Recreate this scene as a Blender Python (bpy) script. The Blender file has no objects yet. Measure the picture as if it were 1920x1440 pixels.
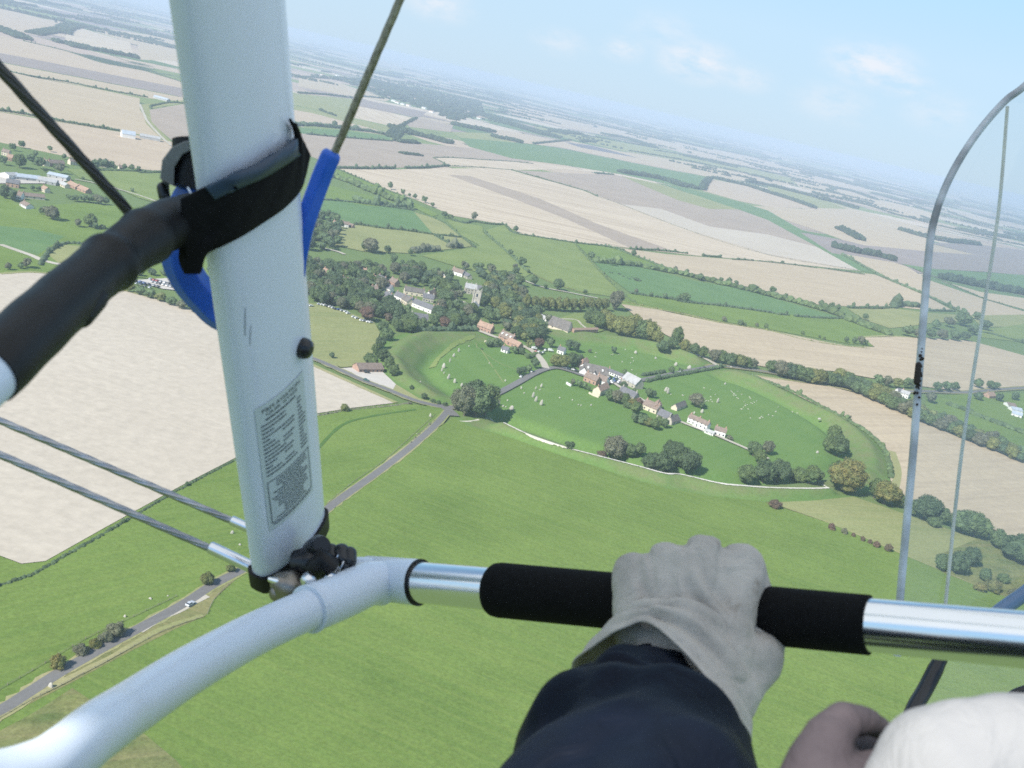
import bpy, bmesh, math, random
import numpy as np
from mathutils import Vector, Matrix, noise as mnoise

random.seed(7)
RNG = np.random.default_rng(11)
SC = bpy.context.scene
COL = SC.collection

# ------------------------------------------------------------------ camera, sun, sky, exposure
FPX, H = 1968.0, 220.0                       # focal length in photo pixels (1920 wide), height above the ground in metres
PITCH, ROLL = math.radians(15.84), math.radians(12.93)
F_ = np.array([0, math.cos(PITCH), -math.sin(PITCH)])
R0 = np.array([1.0, 0, 0]); U0 = np.array([0, math.sin(PITCH), math.cos(PITCH)])
R_ = math.cos(ROLL) * R0 + math.sin(ROLL) * U0
U_ = -math.sin(ROLL) * R0 + math.cos(ROLL) * U0
CAMP = np.array([0, 0, H])
cd = bpy.data.cameras.new('camera'); cam = bpy.data.objects.new('camera', cd); COL.objects.link(cam)
cd.sensor_width = 36; cd.lens = FPX / 1920 * 36; cd.clip_start = 0.02; cd.clip_end = 200000
cam.matrix_world = Matrix(((R_[0], U_[0], -F_[0], 0), (R_[1], U_[1], -F_[1], 0), (R_[2], U_[2], -F_[2], H), (0, 0, 0, 1)))
cd.dof.use_dof = True; cd.dof.focus_distance = 2.6; cd.dof.aperture_fstop = cd.lens / 2.0
SC.camera = cam
SUN_EL = math.radians(40); SHADOW_AZ = math.radians(51)     # shadows fall towards this angle (from +X)
SUN = np.array([-math.cos(SHADOW_AZ) * math.cos(SUN_EL), -math.sin(SHADOW_AZ) * math.cos(SUN_EL), math.sin(SUN_EL)])
sl = bpy.data.lights.new('sun', 'SUN'); sl.energy = 4.6; sl.angle = math.radians(0.53); sl.color = (1, .955, .89)
so = bpy.data.objects.new('sun', sl); COL.objects.link(so)
so.rotation_euler = Vector(SUN).to_track_quat('Z', 'Y').to_euler(); so.location = (0, 0, 400)
W = bpy.data.worlds.new('World'); SC.world = W; W.use_nodes = True
nt = W.node_tree; nt.nodes.clear()
def N(nt, t, **k):
    n = nt.nodes.new(t)
    for a, b in k.items():
        if a == 'inp':
            for i, v in b.items(): n.inputs[i].default_value = v
        else: setattr(n, a, b)
    return n
L_ = lambda nt, a, b: nt.links.new(a, b)
sky = N(nt, 'ShaderNodeTexSky', sky_type='NISHITA', sun_disc=False, sun_elevation=SUN_EL,
        sun_rotation=math.atan2(SUN[0], SUN[1]), altitude=200, air_density=1.0, dust_density=0.15, ozone_density=3.0)
bg = N(nt, 'ShaderNodeBackground', inp={'Strength': 0.11}); wo = N(nt, 'ShaderNodeOutputWorld')
# summer haze pales the low sky; a few thin fair-weather clouds stand in it
tc = N(nt, 'ShaderNodeTexCoord'); sx = N(nt, 'ShaderNodeSeparateXYZ'); L_(nt, tc.outputs['Generated'], sx.inputs[0])
cr = N(nt, 'ShaderNodeValToRGB'); cr.color_ramp.elements[0].position = 0.0; cr.color_ramp.elements[0].color = (.545, .725, .90, 1); cr.color_ramp.elements[1].position = .22; cr.color_ramp.elements[1].color = (.40, .74, 1.0, 1)
e_ = cr.color_ramp.elements.new(.09); e_.color = (.56, .77, .96, 1)
L_(nt, sx.outputs[2], cr.inputs[0]); pale = N(nt, 'ShaderNodeVectorMath', operation='SCALE', inp={'Scale': 6.3}); L_(nt, cr.outputs[0], pale.inputs[0])
mf = N(nt, 'ShaderNodeMapRange', inp={1: .12, 2: .6, 3: .93, 4: .1}); L_(nt, sx.outputs[2], mf.inputs[0])
m1 = N(nt, 'ShaderNodeMixRGB'); L_(nt, mf.outputs[0], m1.inputs[0]); L_(nt, sky.outputs[0], m1.inputs[1]); L_(nt, pale.outputs[0], m1.inputs[2])
mp = N(nt, 'ShaderNodeMapping', inp={'Scale': (38, 38, 85)}); L_(nt, tc.outputs['Generated'], mp.inputs['Vector'])
n1 = N(nt, 'ShaderNodeTexNoise', inp={'Scale': 1.0, 'Detail': 7.0, 'Roughness': .6}); L_(nt, mp.outputs[0], n1.inputs['Vector'])
nr = N(nt, 'ShaderNodeMapRange', inp={1: .33, 2: .60}); L_(nt, n1.outputs['Fac'], nr.inputs[0]); prev = None
for (px, py, w, k) in ((1168, 92, .030, .5), (1305, 115, .052, .62), (1400, 146, .035, .35), (1635, 122, .055, .62), (1690, 156, .035, .5), (820, 6, .045, .45), (1050, 80, .035, .3), (1560, 195, .05, .3), (1250, 60, .05, .22), (1760, 210, .05, .25)):
    d = F_ + R_ * (px - 960) / FPX + U_ * (720 - py) / FPX; d = d / np.linalg.norm(d)
    sb = N(nt, 'ShaderNodeVectorMath', operation='SUBTRACT', inp={1: tuple(d)}); L_(nt, tc.outputs['Generated'], sb.inputs[0]); ml = N(nt, 'ShaderNodeVectorMath', operation='MULTIPLY', inp={1: (1 / w, 1 / w, 2.1 / w)}); L_(nt, sb.outputs[0], ml.inputs[0])
    ln = N(nt, 'ShaderNodeVectorMath', operation='LENGTH'); L_(nt, ml.outputs[0], ln.inputs[0]); mr = N(nt, 'ShaderNodeMapRange', interpolation_type='SMOOTHSTEP', inp={1: 0, 2: 1.05, 3: k, 4: 0}); L_(nt, ln.outputs['Value'], mr.inputs[0])
    if prev is None: prev = mr.outputs[0]
    else: ad = N(nt, 'ShaderNodeMath', operation='MAXIMUM'); L_(nt, prev, ad.inputs[0]); L_(nt, mr.outputs[0], ad.inputs[1]); prev = ad.outputs[0]
mm = N(nt, 'ShaderNodeMath', operation='MULTIPLY'); L_(nt, prev, mm.inputs[0]); L_(nt, nr.outputs[0], mm.inputs[1])
mx = N(nt, 'ShaderNodeMixRGB', inp={2: (6.2, 5.95, 6.05, 1)}); L_(nt, mm.outputs[0], mx.inputs[0]); L_(nt, m1.outputs[0], mx.inputs[1])
L_(nt, mx.outputs[0], bg.inputs['Color']); L_(nt, bg.outputs[0], wo.inputs['Surface'])
SC.view_settings.view_transform = 'Standard'; SC.view_settings.look = 'None'
SC.view_settings.exposure = 0.55; SC.view_settings.gamma = 1
SC.render.engine = 'CYCLES'
SC.cycles.use_denoising = False; SC.cycles.use_adaptive_sampling = False
SC.cycles.max_bounces = 6; SC.cycles.diffuse_bounces = 3; SC.cycles.glossy_bounces = 3
SC.cycles.transmission_bounces = 4; SC.cycles.transparent_max_bounces = 8; SC.cycles.volume_bounces = 1

# ------------------------------------------------------------------ pixel <-> world
def ray(px, py): return F_ + R_ * (px - 960) / FPX + U_ * (720 - py) / FPX
def G0(px, py, z=0.0):
    d = ray(px, py); t = (z - H) / d[2]
    return CAMP + d * t
def CP(px, py, d): return CAMP + ray(px, py) * d          # point seen at a photo pixel, d metres in front of the camera

# ------------------------------------------------------------------ object helpers
def tag(o, label=None, cat=None, group=None, kind=None):
    if label: o['label'] = label
    if cat: o['category'] = cat
    if group: o['group'] = group
    if kind: o['kind'] = kind
    return o
def empty(name, loc=(0, 0, 0), rz=0):
    o = bpy.data.objects.new(name, None); COL.objects.link(o); o.location = loc; o.rotation_euler = (0, 0, rz)
    o.empty_display_size = .1
    return o
class MB:
    def __init__(s): s.v = []; s.f = []; s.m = []
    def add(s, vs, fs, m=0):
        b = len(s.v); s.v.extend([tuple(float(c) for c in q) for q in vs]); s.f.extend([tuple(b + i for i in q) for q in fs]); s.m.extend([m] * len(fs)); return s
    def box(s, c, size, m=0, rz=0.0):
        x, y, z = [q / 2 for q in size]; ca, sa = math.cos(rz), math.sin(rz); vs = []
        for k in (-z, z):
            for i, j in ((-x, -y), (x, -y), (x, y), (-x, y)): vs.append((c[0] + i * ca - j * sa, c[1] + i * sa + j * ca, c[2] + k))
        return s.add(vs, [(0, 3, 2, 1), (4, 5, 6, 7), (0, 1, 5, 4), (1, 2, 6, 5), (2, 3, 7, 6), (3, 0, 4, 7)], m)
    def tube(s, pts, rad, seg=16, m=0, caps=True, lobes=0, lobe=0, twist=0):
        pts = [np.array(p, float) for p in pts]; n = len(pts)
        if not hasattr(rad, '__len__'): rad = [rad] * n
        T = [pts[min(i + 1, n - 1)] - pts[max(i - 1, 0)] for i in range(n)]; T = [t / (np.linalg.norm(t) + 1e-12) for t in T]
        a = np.cross(T[0], (0, 0, 1.0)); 
        if np.linalg.norm(a) < 1e-3: a = np.cross(T[0], (1.0, 0, 0))
        a /= np.linalg.norm(a); vs = []; Lc = 0
        for i in range(n):
            if i: Lc += np.linalg.norm(pts[i] - pts[i - 1])
            a = a - T[i] * (a @ T[i]); a /= np.linalg.norm(a); b = np.cross(T[i], a)
            for k in range(seg):
                th = 2 * math.pi * k / seg; r = rad[i] * (1 + (lobe * math.cos(lobes * (th + twist * Lc)) if lobes else 0))
                vs.append(pts[i] + a * (r * math.cos(th)) + b * (r * math.sin(th)))
        fs = [(i * seg + k, i * seg + (k + 1) % seg, (i + 1) * seg + (k + 1) % seg, (i + 1) * seg + k) for i in range(n - 1) for k in range(seg)]
        if caps:                                   # end caps on their own vertices keep the edge crisp
            b0 = len(vs); vs += vs[:seg] + vs[(n - 1) * seg:n * seg]; fs += [tuple(b0 + k for k in range(seg - 1, -1, -1)), tuple(b0 + seg + k for k in range(seg))]
        return s.add(vs, fs, m)
    def capsule(s, p0, p1, r0, r1=None, seg=20, m=0):
        r1 = r0 if r1 is None else r1; p0 = np.array(p0, float); p1 = np.array(p1, float); d = p1 - p0; L = np.linalg.norm(d); d = d / (L + 1e-9)
        P = []; Rr = []
        for k in range(7): a = math.pi / 2 * k / 6; P.append(p0 - d * r0 * math.cos(a)); Rr.append(max(r0 * math.sin(a), 1e-5))
        for k in range(7): a = math.pi / 2 * k / 6; P.append(p1 + d * r1 * math.sin(a)); Rr.append(max(r1 * math.cos(a), 1e-5))
        return s.tube(P, Rr, seg, m)
    def build(s, name, mats, parent=None, origin=(0, 0, 0), smooth=False, bevel=0):
        me = bpy.data.meshes.new(name); o = np.array(origin)
        me.from_pydata([tuple(np.array(q) - o) for q in s.v] if any(origin) else s.v, [], s.f)
        mats = mats if isinstance(mats, (list, tuple)) else [mats]
        for q in mats: me.materials.append(q)
        if len(mats) > 1: me.polygons.foreach_set('material_index', s.m)
        if smooth: me.polygons.foreach_set('use_smooth', [True] * len(s.f))
        me.update()
        ob = bpy.data.objects.new(name, me); COL.objects.link(ob)
        if parent: ob.parent = parent
        else: ob.location = origin
        if bevel:
            b = ob.modifiers.new('b', 'BEVEL'); b.width = bevel; b.segments = 2; b.limit_method = 'ANGLE'
        return ob
def catmull(P, n=8, closed=False):
    P = [np.array(p, float) for p in P]; out = []; m = len(P)
    for i in range(m if closed else m - 1):
        if closed: p0, p1, p2, p3 = P[(i - 1) % m], P[i], P[(i + 1) % m], P[(i + 2) % m]
        else: p0, p1, p2, p3 = P[max(i - 1, 0)], P[i], P[i + 1], P[min(i + 2, m - 1)]
        for k in range(n):
            t = k / n; out.append(.5 * ((2 * p1) + (-p0 + p2) * t + (2 * p0 - 5 * p1 + 4 * p2 - p3) * t * t + (-p0 + 3 * p1 - 3 * p2 + p3) * t ** 3))
    if not closed: out.append(P[-1])
    return out
def copy_tree(o, parent=None):
    c = o.copy(); COL.objects.link(c)
    if parent: c.parent = parent
    for ch in list(o.children): copy_tree(ch, c)
    return c

# ------------------------------------------------------------------ materials
def newmat(name):
    m = bpy.data.materials.new(name); m.use_nodes = True; t = m.node_tree; b = t.nodes['Principled BSDF']; return m, t, b
def mat(name, col, rough=.6, metal=0, var=.12, scale=20, spec=.5, bump=0, bscale=None, col2=None, **kw):
    m, t, b = newmat(name); b.inputs['Roughness'].default_value = rough; b.inputs['Metallic'].default_value = metal
    b.inputs['Specular IOR Level'].default_value = spec
    tc = N(t, 'ShaderNodeTexCoord'); n = N(t, 'ShaderNodeTexNoise', inp={'Scale': scale, 'Detail': 5.0}); L_(t, tc.outputs['Object'], n.inputs['Vector'])
    c2 = col2 or tuple(max(0, c * (1 - 2 * var)) for c in col); c1 = col if col2 else tuple(min(1, c * (1 + var)) for c in col)
    mr = N(t, 'ShaderNodeMapRange', inp={1: .3, 2: .7}); L_(t, n.outputs['Fac'], mr.inputs[0])
    mx = N(t, 'ShaderNodeMixRGB', inp={1: (*c1, 1), 2: (*c2, 1)}); L_(t, mr.outputs[0], mx.inputs[0]); L_(t, mx.outputs[0], b.inputs['Base Color'])
    if bump:
        n2 = N(t, 'ShaderNodeTexNoise', inp={'Scale': bscale or scale * 3, 'Detail': 6.0}); L_(t, tc.outputs['Object'], n2.inputs['Vector'])
        bp = N(t, 'ShaderNodeBump', inp={'Strength': bump, 'Distance': kw.get('bdist', .001)}); L_(t, n2.outputs['Fac'], bp.inputs['Height']); L_(t, bp.outputs[0], b.inputs['Normal'])
    return m
def field_mat(name, c1, c2, c3=None, ang=0, stripe=.5, sw=9.0, big=.012, fine=.16, finev=.16, attr=None, ca=None):
    """Field cover: large soft patches c1-c2, long stripes of c3 along ang (degrees from +X), fine mottling."""
    m, t, b = newmat(name); b.inputs['Roughness'].default_value = .95; b.inputs['Specular IOR Level'].default_value = .12
    tc = N(t, 'ShaderNodeTexCoord')
    n = N(t, 'ShaderNodeTexNoise', inp={'Scale': big, 'Detail': 4.0, 'Roughness': .6}); L_(t, tc.outputs['Object'], n.inputs['Vector'])
    mr = N(t, 'ShaderNodeMapRange', inp={1: .32, 2: .68}); L_(t, n.outputs['Fac'], mr.inputs[0])
    mx = N(t, 'ShaderNodeMixRGB', inp={1: (*c1, 1), 2: (*c2, 1)}); L_(t, mr.outputs[0], mx.inputs[0]); out = mx.outputs[0]
    if c3:
        mp = N(t, 'ShaderNodeMapping', vector_type='TEXTURE', inp={'Rotation': (0, 0, math.radians(ang)), 'Scale': (sw * 40, sw, sw)})
        L_(t, tc.outputs['Object'], mp.inputs[0])
        n2 = N(t, 'ShaderNodeTexNoise', inp={'Scale': 1.0, 'Detail': 3.0, 'Roughness': .7}); L_(t, mp.outputs[0], n2.inputs['Vector'])
        mr2 = N(t, 'ShaderNodeMapRange', inp={1: .38, 2: .66, 3: 0, 4: stripe}); L_(t, n2.outputs['Fac'], mr2.inputs[0])
        mx2 = N(t, 'ShaderNodeMixRGB', inp={2: (*c3, 1)}); L_(t, mr2.outputs[0], mx2.inputs[0]); L_(t, out, mx2.inputs[1]); out = mx2.outputs[0]
    if attr:
        at = N(t, 'ShaderNodeAttribute', attribute_name=attr); n4 = N(t, 'ShaderNodeTexNoise', inp={'Scale': .08, 'Detail': 6.0, 'Roughness': .7}); L_(t, tc.outputs['Object'], n4.inputs['Vector'])
        mr4 = N(t, 'ShaderNodeMapRange', inp={1: .3, 2: .62}); L_(t, n4.outputs['Fac'], mr4.inputs[0])
        ml = N(t, 'ShaderNodeMath', operation='MULTIPLY'); L_(t, at.outputs['Fac'], ml.inputs[0]); L_(t, mr4.outputs[0], ml.inputs[1])
        mxa = N(t, 'ShaderNodeMixRGB', inp={2: (*ca, 1)}); L_(t, ml.outputs[0], mxa.inputs[0]); L_(t, out, mxa.inputs[1]); out = mxa.outputs[0]
    n3 = N(t, 'ShaderNodeTexNoise', inp={'Scale': fine, 'Detail': 8.0, 'Roughness': .75}); L_(t, tc.outputs['Object'], n3.inputs['Vector'])
    mr3 = N(t, 'ShaderNodeMapRange', inp={1: .25, 2: .75, 3: 1 - finev, 4: 1 + finev}); L_(t, n3.outputs['Fac'], mr3.inputs[0])
    mv = N(t, 'ShaderNodeVectorMath', operation='SCALE'); L_(t, out, mv.inputs[0]); L_(t, mr3.outputs[0], mv.inputs['Scale'])
    L_(t, mv.outputs[0], b.inputs['Base Color'])
    return m
GRN = dict(green=((.120, .190, .040), (.150, .220, .050)), green2=((.098, .185, .066), (.118, .205, .072)), pasture=((.155, .215, .062), (.185, .238, .072)),
           olive=((.215, .245, .095), (.255, .27, .112)), rough=((.16, .18, .065), (.24, .23, .10)))
_fm = {}
def FM(kind, ang=0):
    key = (kind, ang)
    if key in _fm: return _fm[key]
    if kind in GRN:
        c1, c2 = GRN[kind]; m = field_mat('grass_' + kind, tuple(q * .93 for q in c1), tuple(q * 1.04 for q in c2), (c2[0] * 1.35, c2[1] * 1.16, c2[2] * 1.3), ang, .38, 2.2, big=.017, fine=.7, finev=.32)
    elif kind == 'scrub': m = field_mat('scrub', (.105, .145, .045), (.20, .215, .075), (.26, .22, .11), 30, .5, 6, big=.06, fine=.5, finev=.45)
    elif kind == 'tan': m = field_mat('stubble_tan', (.455, .37, .25), (.505, .415, .285), (.385, .31, .215), ang, .75, 7)
    elif kind == 'tanpink': m = field_mat('stubble_pink', (.45, .36, .255), (.50, .405, .29), (.38, .30, .22), ang, .5, 9)
    elif kind == 'cream': m = field_mat('stubble_cream', (.55, .46, .335), (.61, .515, .385), (.40, .32, .23), ang, .95, 13)
    elif kind == 'chalk': m = field_mat('chalky_soil', (.475, .415, .33), (.52, .46, .37), (.44, .385, .305), ang, .35, 3.0, big=.006)
    elif kind == 'brown': m = field_mat('ploughed_brown', (.34, .275, .21), (.40, .325, .25), (.29, .235, .185), ang, .5, 8)
    elif kind == 'mauve': m = field_mat('ploughed_mauve', (.265, .22, .19), (.315, .26, .225), (.22, .19, .175), ang, .5, 8)
    elif kind == 'dark': m = field_mat('dark_strip', (.13, .13, .15), (.18, .17, .18), None)  # dark bluish-grey tone for one narrow far strip
    elif kind == 'gravel': m = field_mat('gravel', (.50, .46, .40), (.58, .54, .48), (.42, .39, .35), ang, .4, 3, fine=.8)
    elif kind == 'verge': m = field_mat('dry_verge', (.24, .26, .10), (.34, .31, .16), None, fine=.8, finev=.3)
    _fm[key] = m; return m
M = {}
M['asphalt'] = field_mat('asphalt', (.155, .15, .145), (.185, .18, .17), (.22, .21, .20), 55, .3, 2, fine=.8)
M['track'] = field_mat('pale_track', (.50, .46, .38), (.42, .38, .30), None, fine=.6)
M['chalkpath'] = field_mat('chalk_path', (.66, .62, .54), (.52, .50, .40), None, fine=.6)
# ------------------------------------------------------------------ the henge: bank, ditch and plateau as real relief
FOOT = [(860,785),(880,800),(961,823),(1042,852),(1124,878),(1164,893),(1247,916),(1335,932),(1422,940),(1520,938),(1600,930),(1669,900),(1667,873),(1653,841),(1627,815),(1592,792),(1539,765),(1481,736),(1422,711),(1396,703),(1350,690),(1313,671),(1270,657),(1219,644),(1164,632),(1118,624),(1060,618),(1000,612),(905,617),(777,622),(730,640),(705,670),(730,710),(785,747),(835,762)]
FT = np.array([G0(*q)[:2] for q in FOOT]); HC = np.array([100.0, 828.0])
def dist_poly(P, V):
    d = np.full(len(P), 1e9); n = len(V); ins = np.zeros(len(P), bool)
    for i in range(n):
        a, b = V[i], V[(i + 1) % n]; ab = b - a; t = np.clip(((P - a) @ ab) / (ab @ ab), 0, 1)
        d = np.minimum(d, np.hypot(*(P - a - t[:, None] * ab).T))
        c = ((a[1] > P[:, 1]) != (b[1] > P[:, 1])) & (P[:, 0] < (b[0] - a[0]) * (P[:, 1] - a[1]) / (b[1] - a[1] + 1e-12) + a[0]); ins ^= c
    return np.where(ins, d, -d)
def dist_line(P, V):
    d = np.full(len(P), 1e9)
    for a, b in zip(V[:-1], V[1:]):
        ab = b - a; t = np.clip(((P - a) @ ab) / (ab @ ab + 1e-9), 0, 1); d = np.minimum(d, np.hypot(*(P - a - t[:, None] * ab).T))
    return d
ROAD_AVENUE = [(-90,1378),(0,1336),(56,1301),(115,1263),(194,1218),(264,1180),(347,1134),(399,1100),(472,1061),(540,1013),(607,962),(642,935),(705,890),(770,840),(815,800),(840,772)]
ROAD_MAIN = [(400,610),(500,648),(580,672),(620,688),(680,715),(720,730),(770,750),(805,760),(845,766),(885,758),(929,741),(969,720),(999,703),(1021,694),(1042,691),(1070,698),(1097,707),(1125,714),(1151,719),(1191,716),(1232,708),(1286,697),(1327,690),(1346,687),(1393,692),(1452,701),(1510,712),(1568,722),(1640,735),(1740,735),(1805,737),(1865,732),(1940,727)]
ROAD_VILLAGE = [(1023,692),(1018,681),(1008,668),(994,657),(975,648),(950,640),(925,632),(905,624)]
LANE_SOUTH = [(1151,720),(1175,735),(1205,752),(1240,775),(1268,789),(1300,802),(1335,815),(1370,830),(1402,844),(1440,862)]
LANE_EAST = [(1346,687),(1330,678),(1310,668),(1290,662)]
CREST = [(944,794),(988,815),(1032,831),(1070,843),(1113,854),(1160,866),(1195,875),(1247,889),(1277,891),(1347,907),(1393,912),(1452,916),(1525,917),(1554,916)]
RD = [np.array([G0(*q)[:2] for q in r]) for r in (ROAD_AVENUE, ROAD_MAIN, ROAD_VILLAGE, LANE_SOUTH)]
CREST_W = np.array([G0(*q, 4.8)[:2] for q in CREST])
def hz_arr(P):
    s = dist_poly(P, FT); ss = np.maximum(s, 0)
    dc = dist_line(P, CREST_W); wc = np.clip((75 - dc) / 25, 0, 1)
    bank = wc * 5.4 * np.exp(-(dc / 7.5) ** 2) + (1 - wc) * 5.2 * np.exp(-((ss - 13) / 7.5) ** 2); ditch = -5.6 * np.exp(-((ss - 36) / 8.0) ** 2)
    g = np.ones(len(P))
    for r in RD: g *= np.clip((dist_line(P, r) - 7) / 16, 0, 1)
    nw = np.clip((P[:, 0] + .25 * (P[:, 1] - 900) - 45) / 30, 0, 1); vill = np.clip(((P[:, 1] - 885) / 25), 0, 1) * (1 - nw)   # the village has levelled the bank
    g *= 1 - .85 * vill
    wob = .82 + .3 * np.sin(P[:, 0] * .05 + 1) * np.cos(P[:, 1] * .043)
    return np.where(s > 0, (bank + ditch) * g * (wob * (1 - wc) + .96 * wc) * np.clip(s / 3, 0, 1), 0), s
def hz(x, y): return float(hz_arr(np.array([[x, y]]))[0][0])
def GT(px, py):
    z = 0.0
    for _ in range(4):
        p = G0(px, py, z); z = hz(p[0], p[1])
    return G0(px, py, z)
def mpp(px, py):                                  # metres per photo pixel at the ground point under a pixel
    p = G0(px, py); return float((p - CAMP) @ F_) / FPX
# base land: rings round the henge outline out to the horizon
def base_land():
    n = 180; mb = MB(); rings = []
    Fc = []
    for k in range(n):
        a = 2 * math.pi * k / n; d = np.array([math.cos(a), math.sin(a)]); best = 0
        for i in range(len(FT)):
            p, q = FT[i] - HC, FT[(i + 1) % len(FT)] - HC; e = q - p; den = d[0] * e[1] - d[1] * e[0]
            if abs(den) < 1e-9: continue
            t = (p[0] * e[1] - p[1] * e[0]) / den; u = (p[0] * d[1] - p[1] * d[0]) / den
            if t > 0 and -1e-6 <= u <= 1 + 1e-6: best = max(best, t)
        Fc.append(best - 2.5)
    for rr in (0, 60, 250, 700, 1500, 3200, 7000, 15000, 32000, 70000):
        rings.append([(HC[0] + math.cos(2 * math.pi * k / n) * (Fc[k] + rr), HC[1] + math.sin(2 * math.pi * k / n) * (Fc[k] + rr), 0) for k in range(n)])
    vs = [p for r in rings for p in r]; fs = [(i * n + k, (i + 1) * n + k, (i + 1) * n + (k + 1) % n, i * n + (k + 1) % n) for i in range(len(rings) - 1) for k in range(n)]
    mb.add(vs, fs)
    m, t, b = newmat('patchwork_land'); b.inputs['Roughness'].default_value = .95; b.inputs['Specular IOR Level'].default_value = .1
    tc = N(t, 'ShaderNodeTexCoord')
    wn = N(t, 'ShaderNodeTexNoise', inp={'Scale': .0012, 'Detail': 3.0}); L_(t, tc.outputs['Object'], wn.inputs['Vector'])
    va = N(t, 'ShaderNodeVectorMath', operation='MULTIPLY_ADD'); va.inputs[1].default_value = (260, 260, 0); L_(t, wn.outputs['Color'], va.inputs[0]); L_(t, tc.outputs['Object'], va.inputs[2])
    mp = N(t, 'ShaderNodeMapping', inp={'Rotation': (0, 0, .5), 'Scale': (.0016, .0030, 0)}); L_(t, va.outputs[0], mp.inputs[0])
    vo = N(t, 'ShaderNodeTexVoronoi', distance='CHEBYCHEV', inp={'Scale': 1.0, 'Randomness': .75}); L_(t, mp.outputs[0], vo.inputs['Vector'])
    sp = N(t, 'ShaderNodeSeparateColor'); L_(t, vo.outputs['Color'], sp.inputs[0])
    rp = N(t, 'ShaderNodeValToRGB'); rp.color_ramp.interpolation = 'CONSTANT'; e = rp.color_ramp.elements
    for i, (pos, c) in enumerate([(0, (.46, .37, .27)), (.16, (.35, .28, .22)), (.28, (.12, .19, .07)), (.46, (.52, .44, .34)), (.60, (.19, .24, .09)), (.74, (.42, .33, .26)), (.84, (.10, .17, .06)), (.92, (.27, .22, .20))]):
        q = e[i] if i < 2 else e.new(pos); q.position = pos; q.color = (*c, 1)
    L_(t, sp.outputs[0], rp.inputs[0])
    # dark hedges and woods blotches
    vo2 = N(t, 'ShaderNodeTexVoronoi', feature='DISTANCE_TO_EDGE', inp={'Scale': 1.0, 'Randomness': .75}); L_(t, mp.outputs[0], vo2.inputs['Vector'])
    lt = N(t, 'ShaderNodeMath', operation='LESS_THAN', inp={1: .009}); L_(t, vo2.outputs['Distance'], lt.inputs[0])
    wd = N(t, 'ShaderNodeTexNoise', inp={'Scale': .0011, 'Detail': 7.0, 'Roughness': .68}); L_(t, tc.outputs['Object'], wd.inputs['Vector'])
    gt = N(t, 'ShaderNodeMapRange', inp={1: .575, 2: .61}); L_(t, wd.outputs['Fac'], gt.inputs[0])
    mxm = N(t, 'ShaderNodeMath', operation='MAXIMUM'); L_(t, lt.outputs[0], mxm.inputs[0]); L_(t, gt.outputs[0], mxm.inputs[1])
    m1 = N(t, 'ShaderNodeMixRGB', inp={2: (.045, .075, .04, 1)}); L_(t, mxm.outputs[0], m1.inputs[0]); L_(t, rp.outputs[0], m1.inputs[1])
    # plain pasture round the village
    ln = N(t, 'ShaderNodeVectorMath', operation='LENGTH'); L_(t, tc.outputs['Object'], ln.inputs[0])
    mr = N(t, 'ShaderNodeMapRange', inp={1: 2300, 2: 2320}); L_(t, ln.outputs['Value'], mr.inputs[0])
    n3 = N(t, 'ShaderNodeTexNoise', inp={'Scale': .03, 'Detail': 8.0, 'Roughness': .7}); L_(t, tc.outputs['Object'], n3.inputs['Vector'])
    m0 = N(t, 'ShaderNodeMixRGB', inp={1: (.10, .165, .05, 1), 2: (.17, .22, .08, 1)}); L_(t, n3.outputs['Fac'], m0.inputs[0])
    m2 = N(t, 'ShaderNodeMixRGB'); L_(t, mr.outputs[0], m2.inputs[0]); L_(t, m0.outputs[0], m2.inputs[1]); L_(t, m1.outputs[0], m2.inputs[2])
    L_(t, m2.outputs[0], b.inputs['Base Color'])
    tag(mb.build('ground', m), kind='structure')
base_land()
def henge_ground():
    st = 2.0; x0, x1, y0, y1 = FT[:, 0].min() - 4, FT[:, 0].max() + 4, FT[:, 1].min() - 4, FT[:, 1].max() + 4
    xs = np.arange(x0, x1, st); ys = np.arange(y0, y1, st); X, Y = np.meshgrid(xs, ys); P = np.stack([X.ravel(), Y.ravel()], 1)
    z, s = hz_arr(P); idx = -np.ones(len(P), int); keep = s > -4; idx[keep] = np.arange(keep.sum()); nx = len(xs)
    jit = np.array([mnoise.noise(Vector((p[0] * .06, p[1] * .06, 0))) for p in P[keep]]) * .25
    vs = np.column_stack([P[keep], z[keep] + .06 + jit * (s[keep] > 6)])
    fs = []
    for j in range(len(ys) - 1):
        for i in range(nx - 1):
            q = [idx[j * nx + i], idx[j * nx + i + 1], idx[(j + 1) * nx + i + 1], idx[(j + 1) * nx + i]]
            if min(q) >= 0: fs.append(tuple(int(k) for k in q))
    me = bpy.data.meshes.new('henge_ground'); me.from_pydata(vs.tolist(), [], fs)
    g = np.clip(s[keep] / 6, 0, 1) * np.clip((33 - s[keep]) / 8, 0, 1)
    for r in RD: g *= np.clip((dist_line(P[keep], r) - 5) / 8, 0, 1)
    at = me.attributes.new('longgrass', 'FLOAT', 'POINT'); at.data.foreach_set('value', g.astype(np.float32))
    me.materials.append(field_mat('henge_grass', (.102, .190, .046), (.130, .216, .054), (.16, .24, .07), 60, .3, 4, big=.02, fine=.7, finev=.26, attr='longgrass', ca=(.16, .185, .075)))
    me.polygons.foreach_set('use_smooth', [True] * len(fs))
    o = bpy.data.objects.new('henge_ground', me); COL.objects.link(o); tag(o, kind='structure')
henge_ground()

M['lush'] = field_mat('lush_strip', (.075, .145, .032), (.09, .165, .038))
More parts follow.
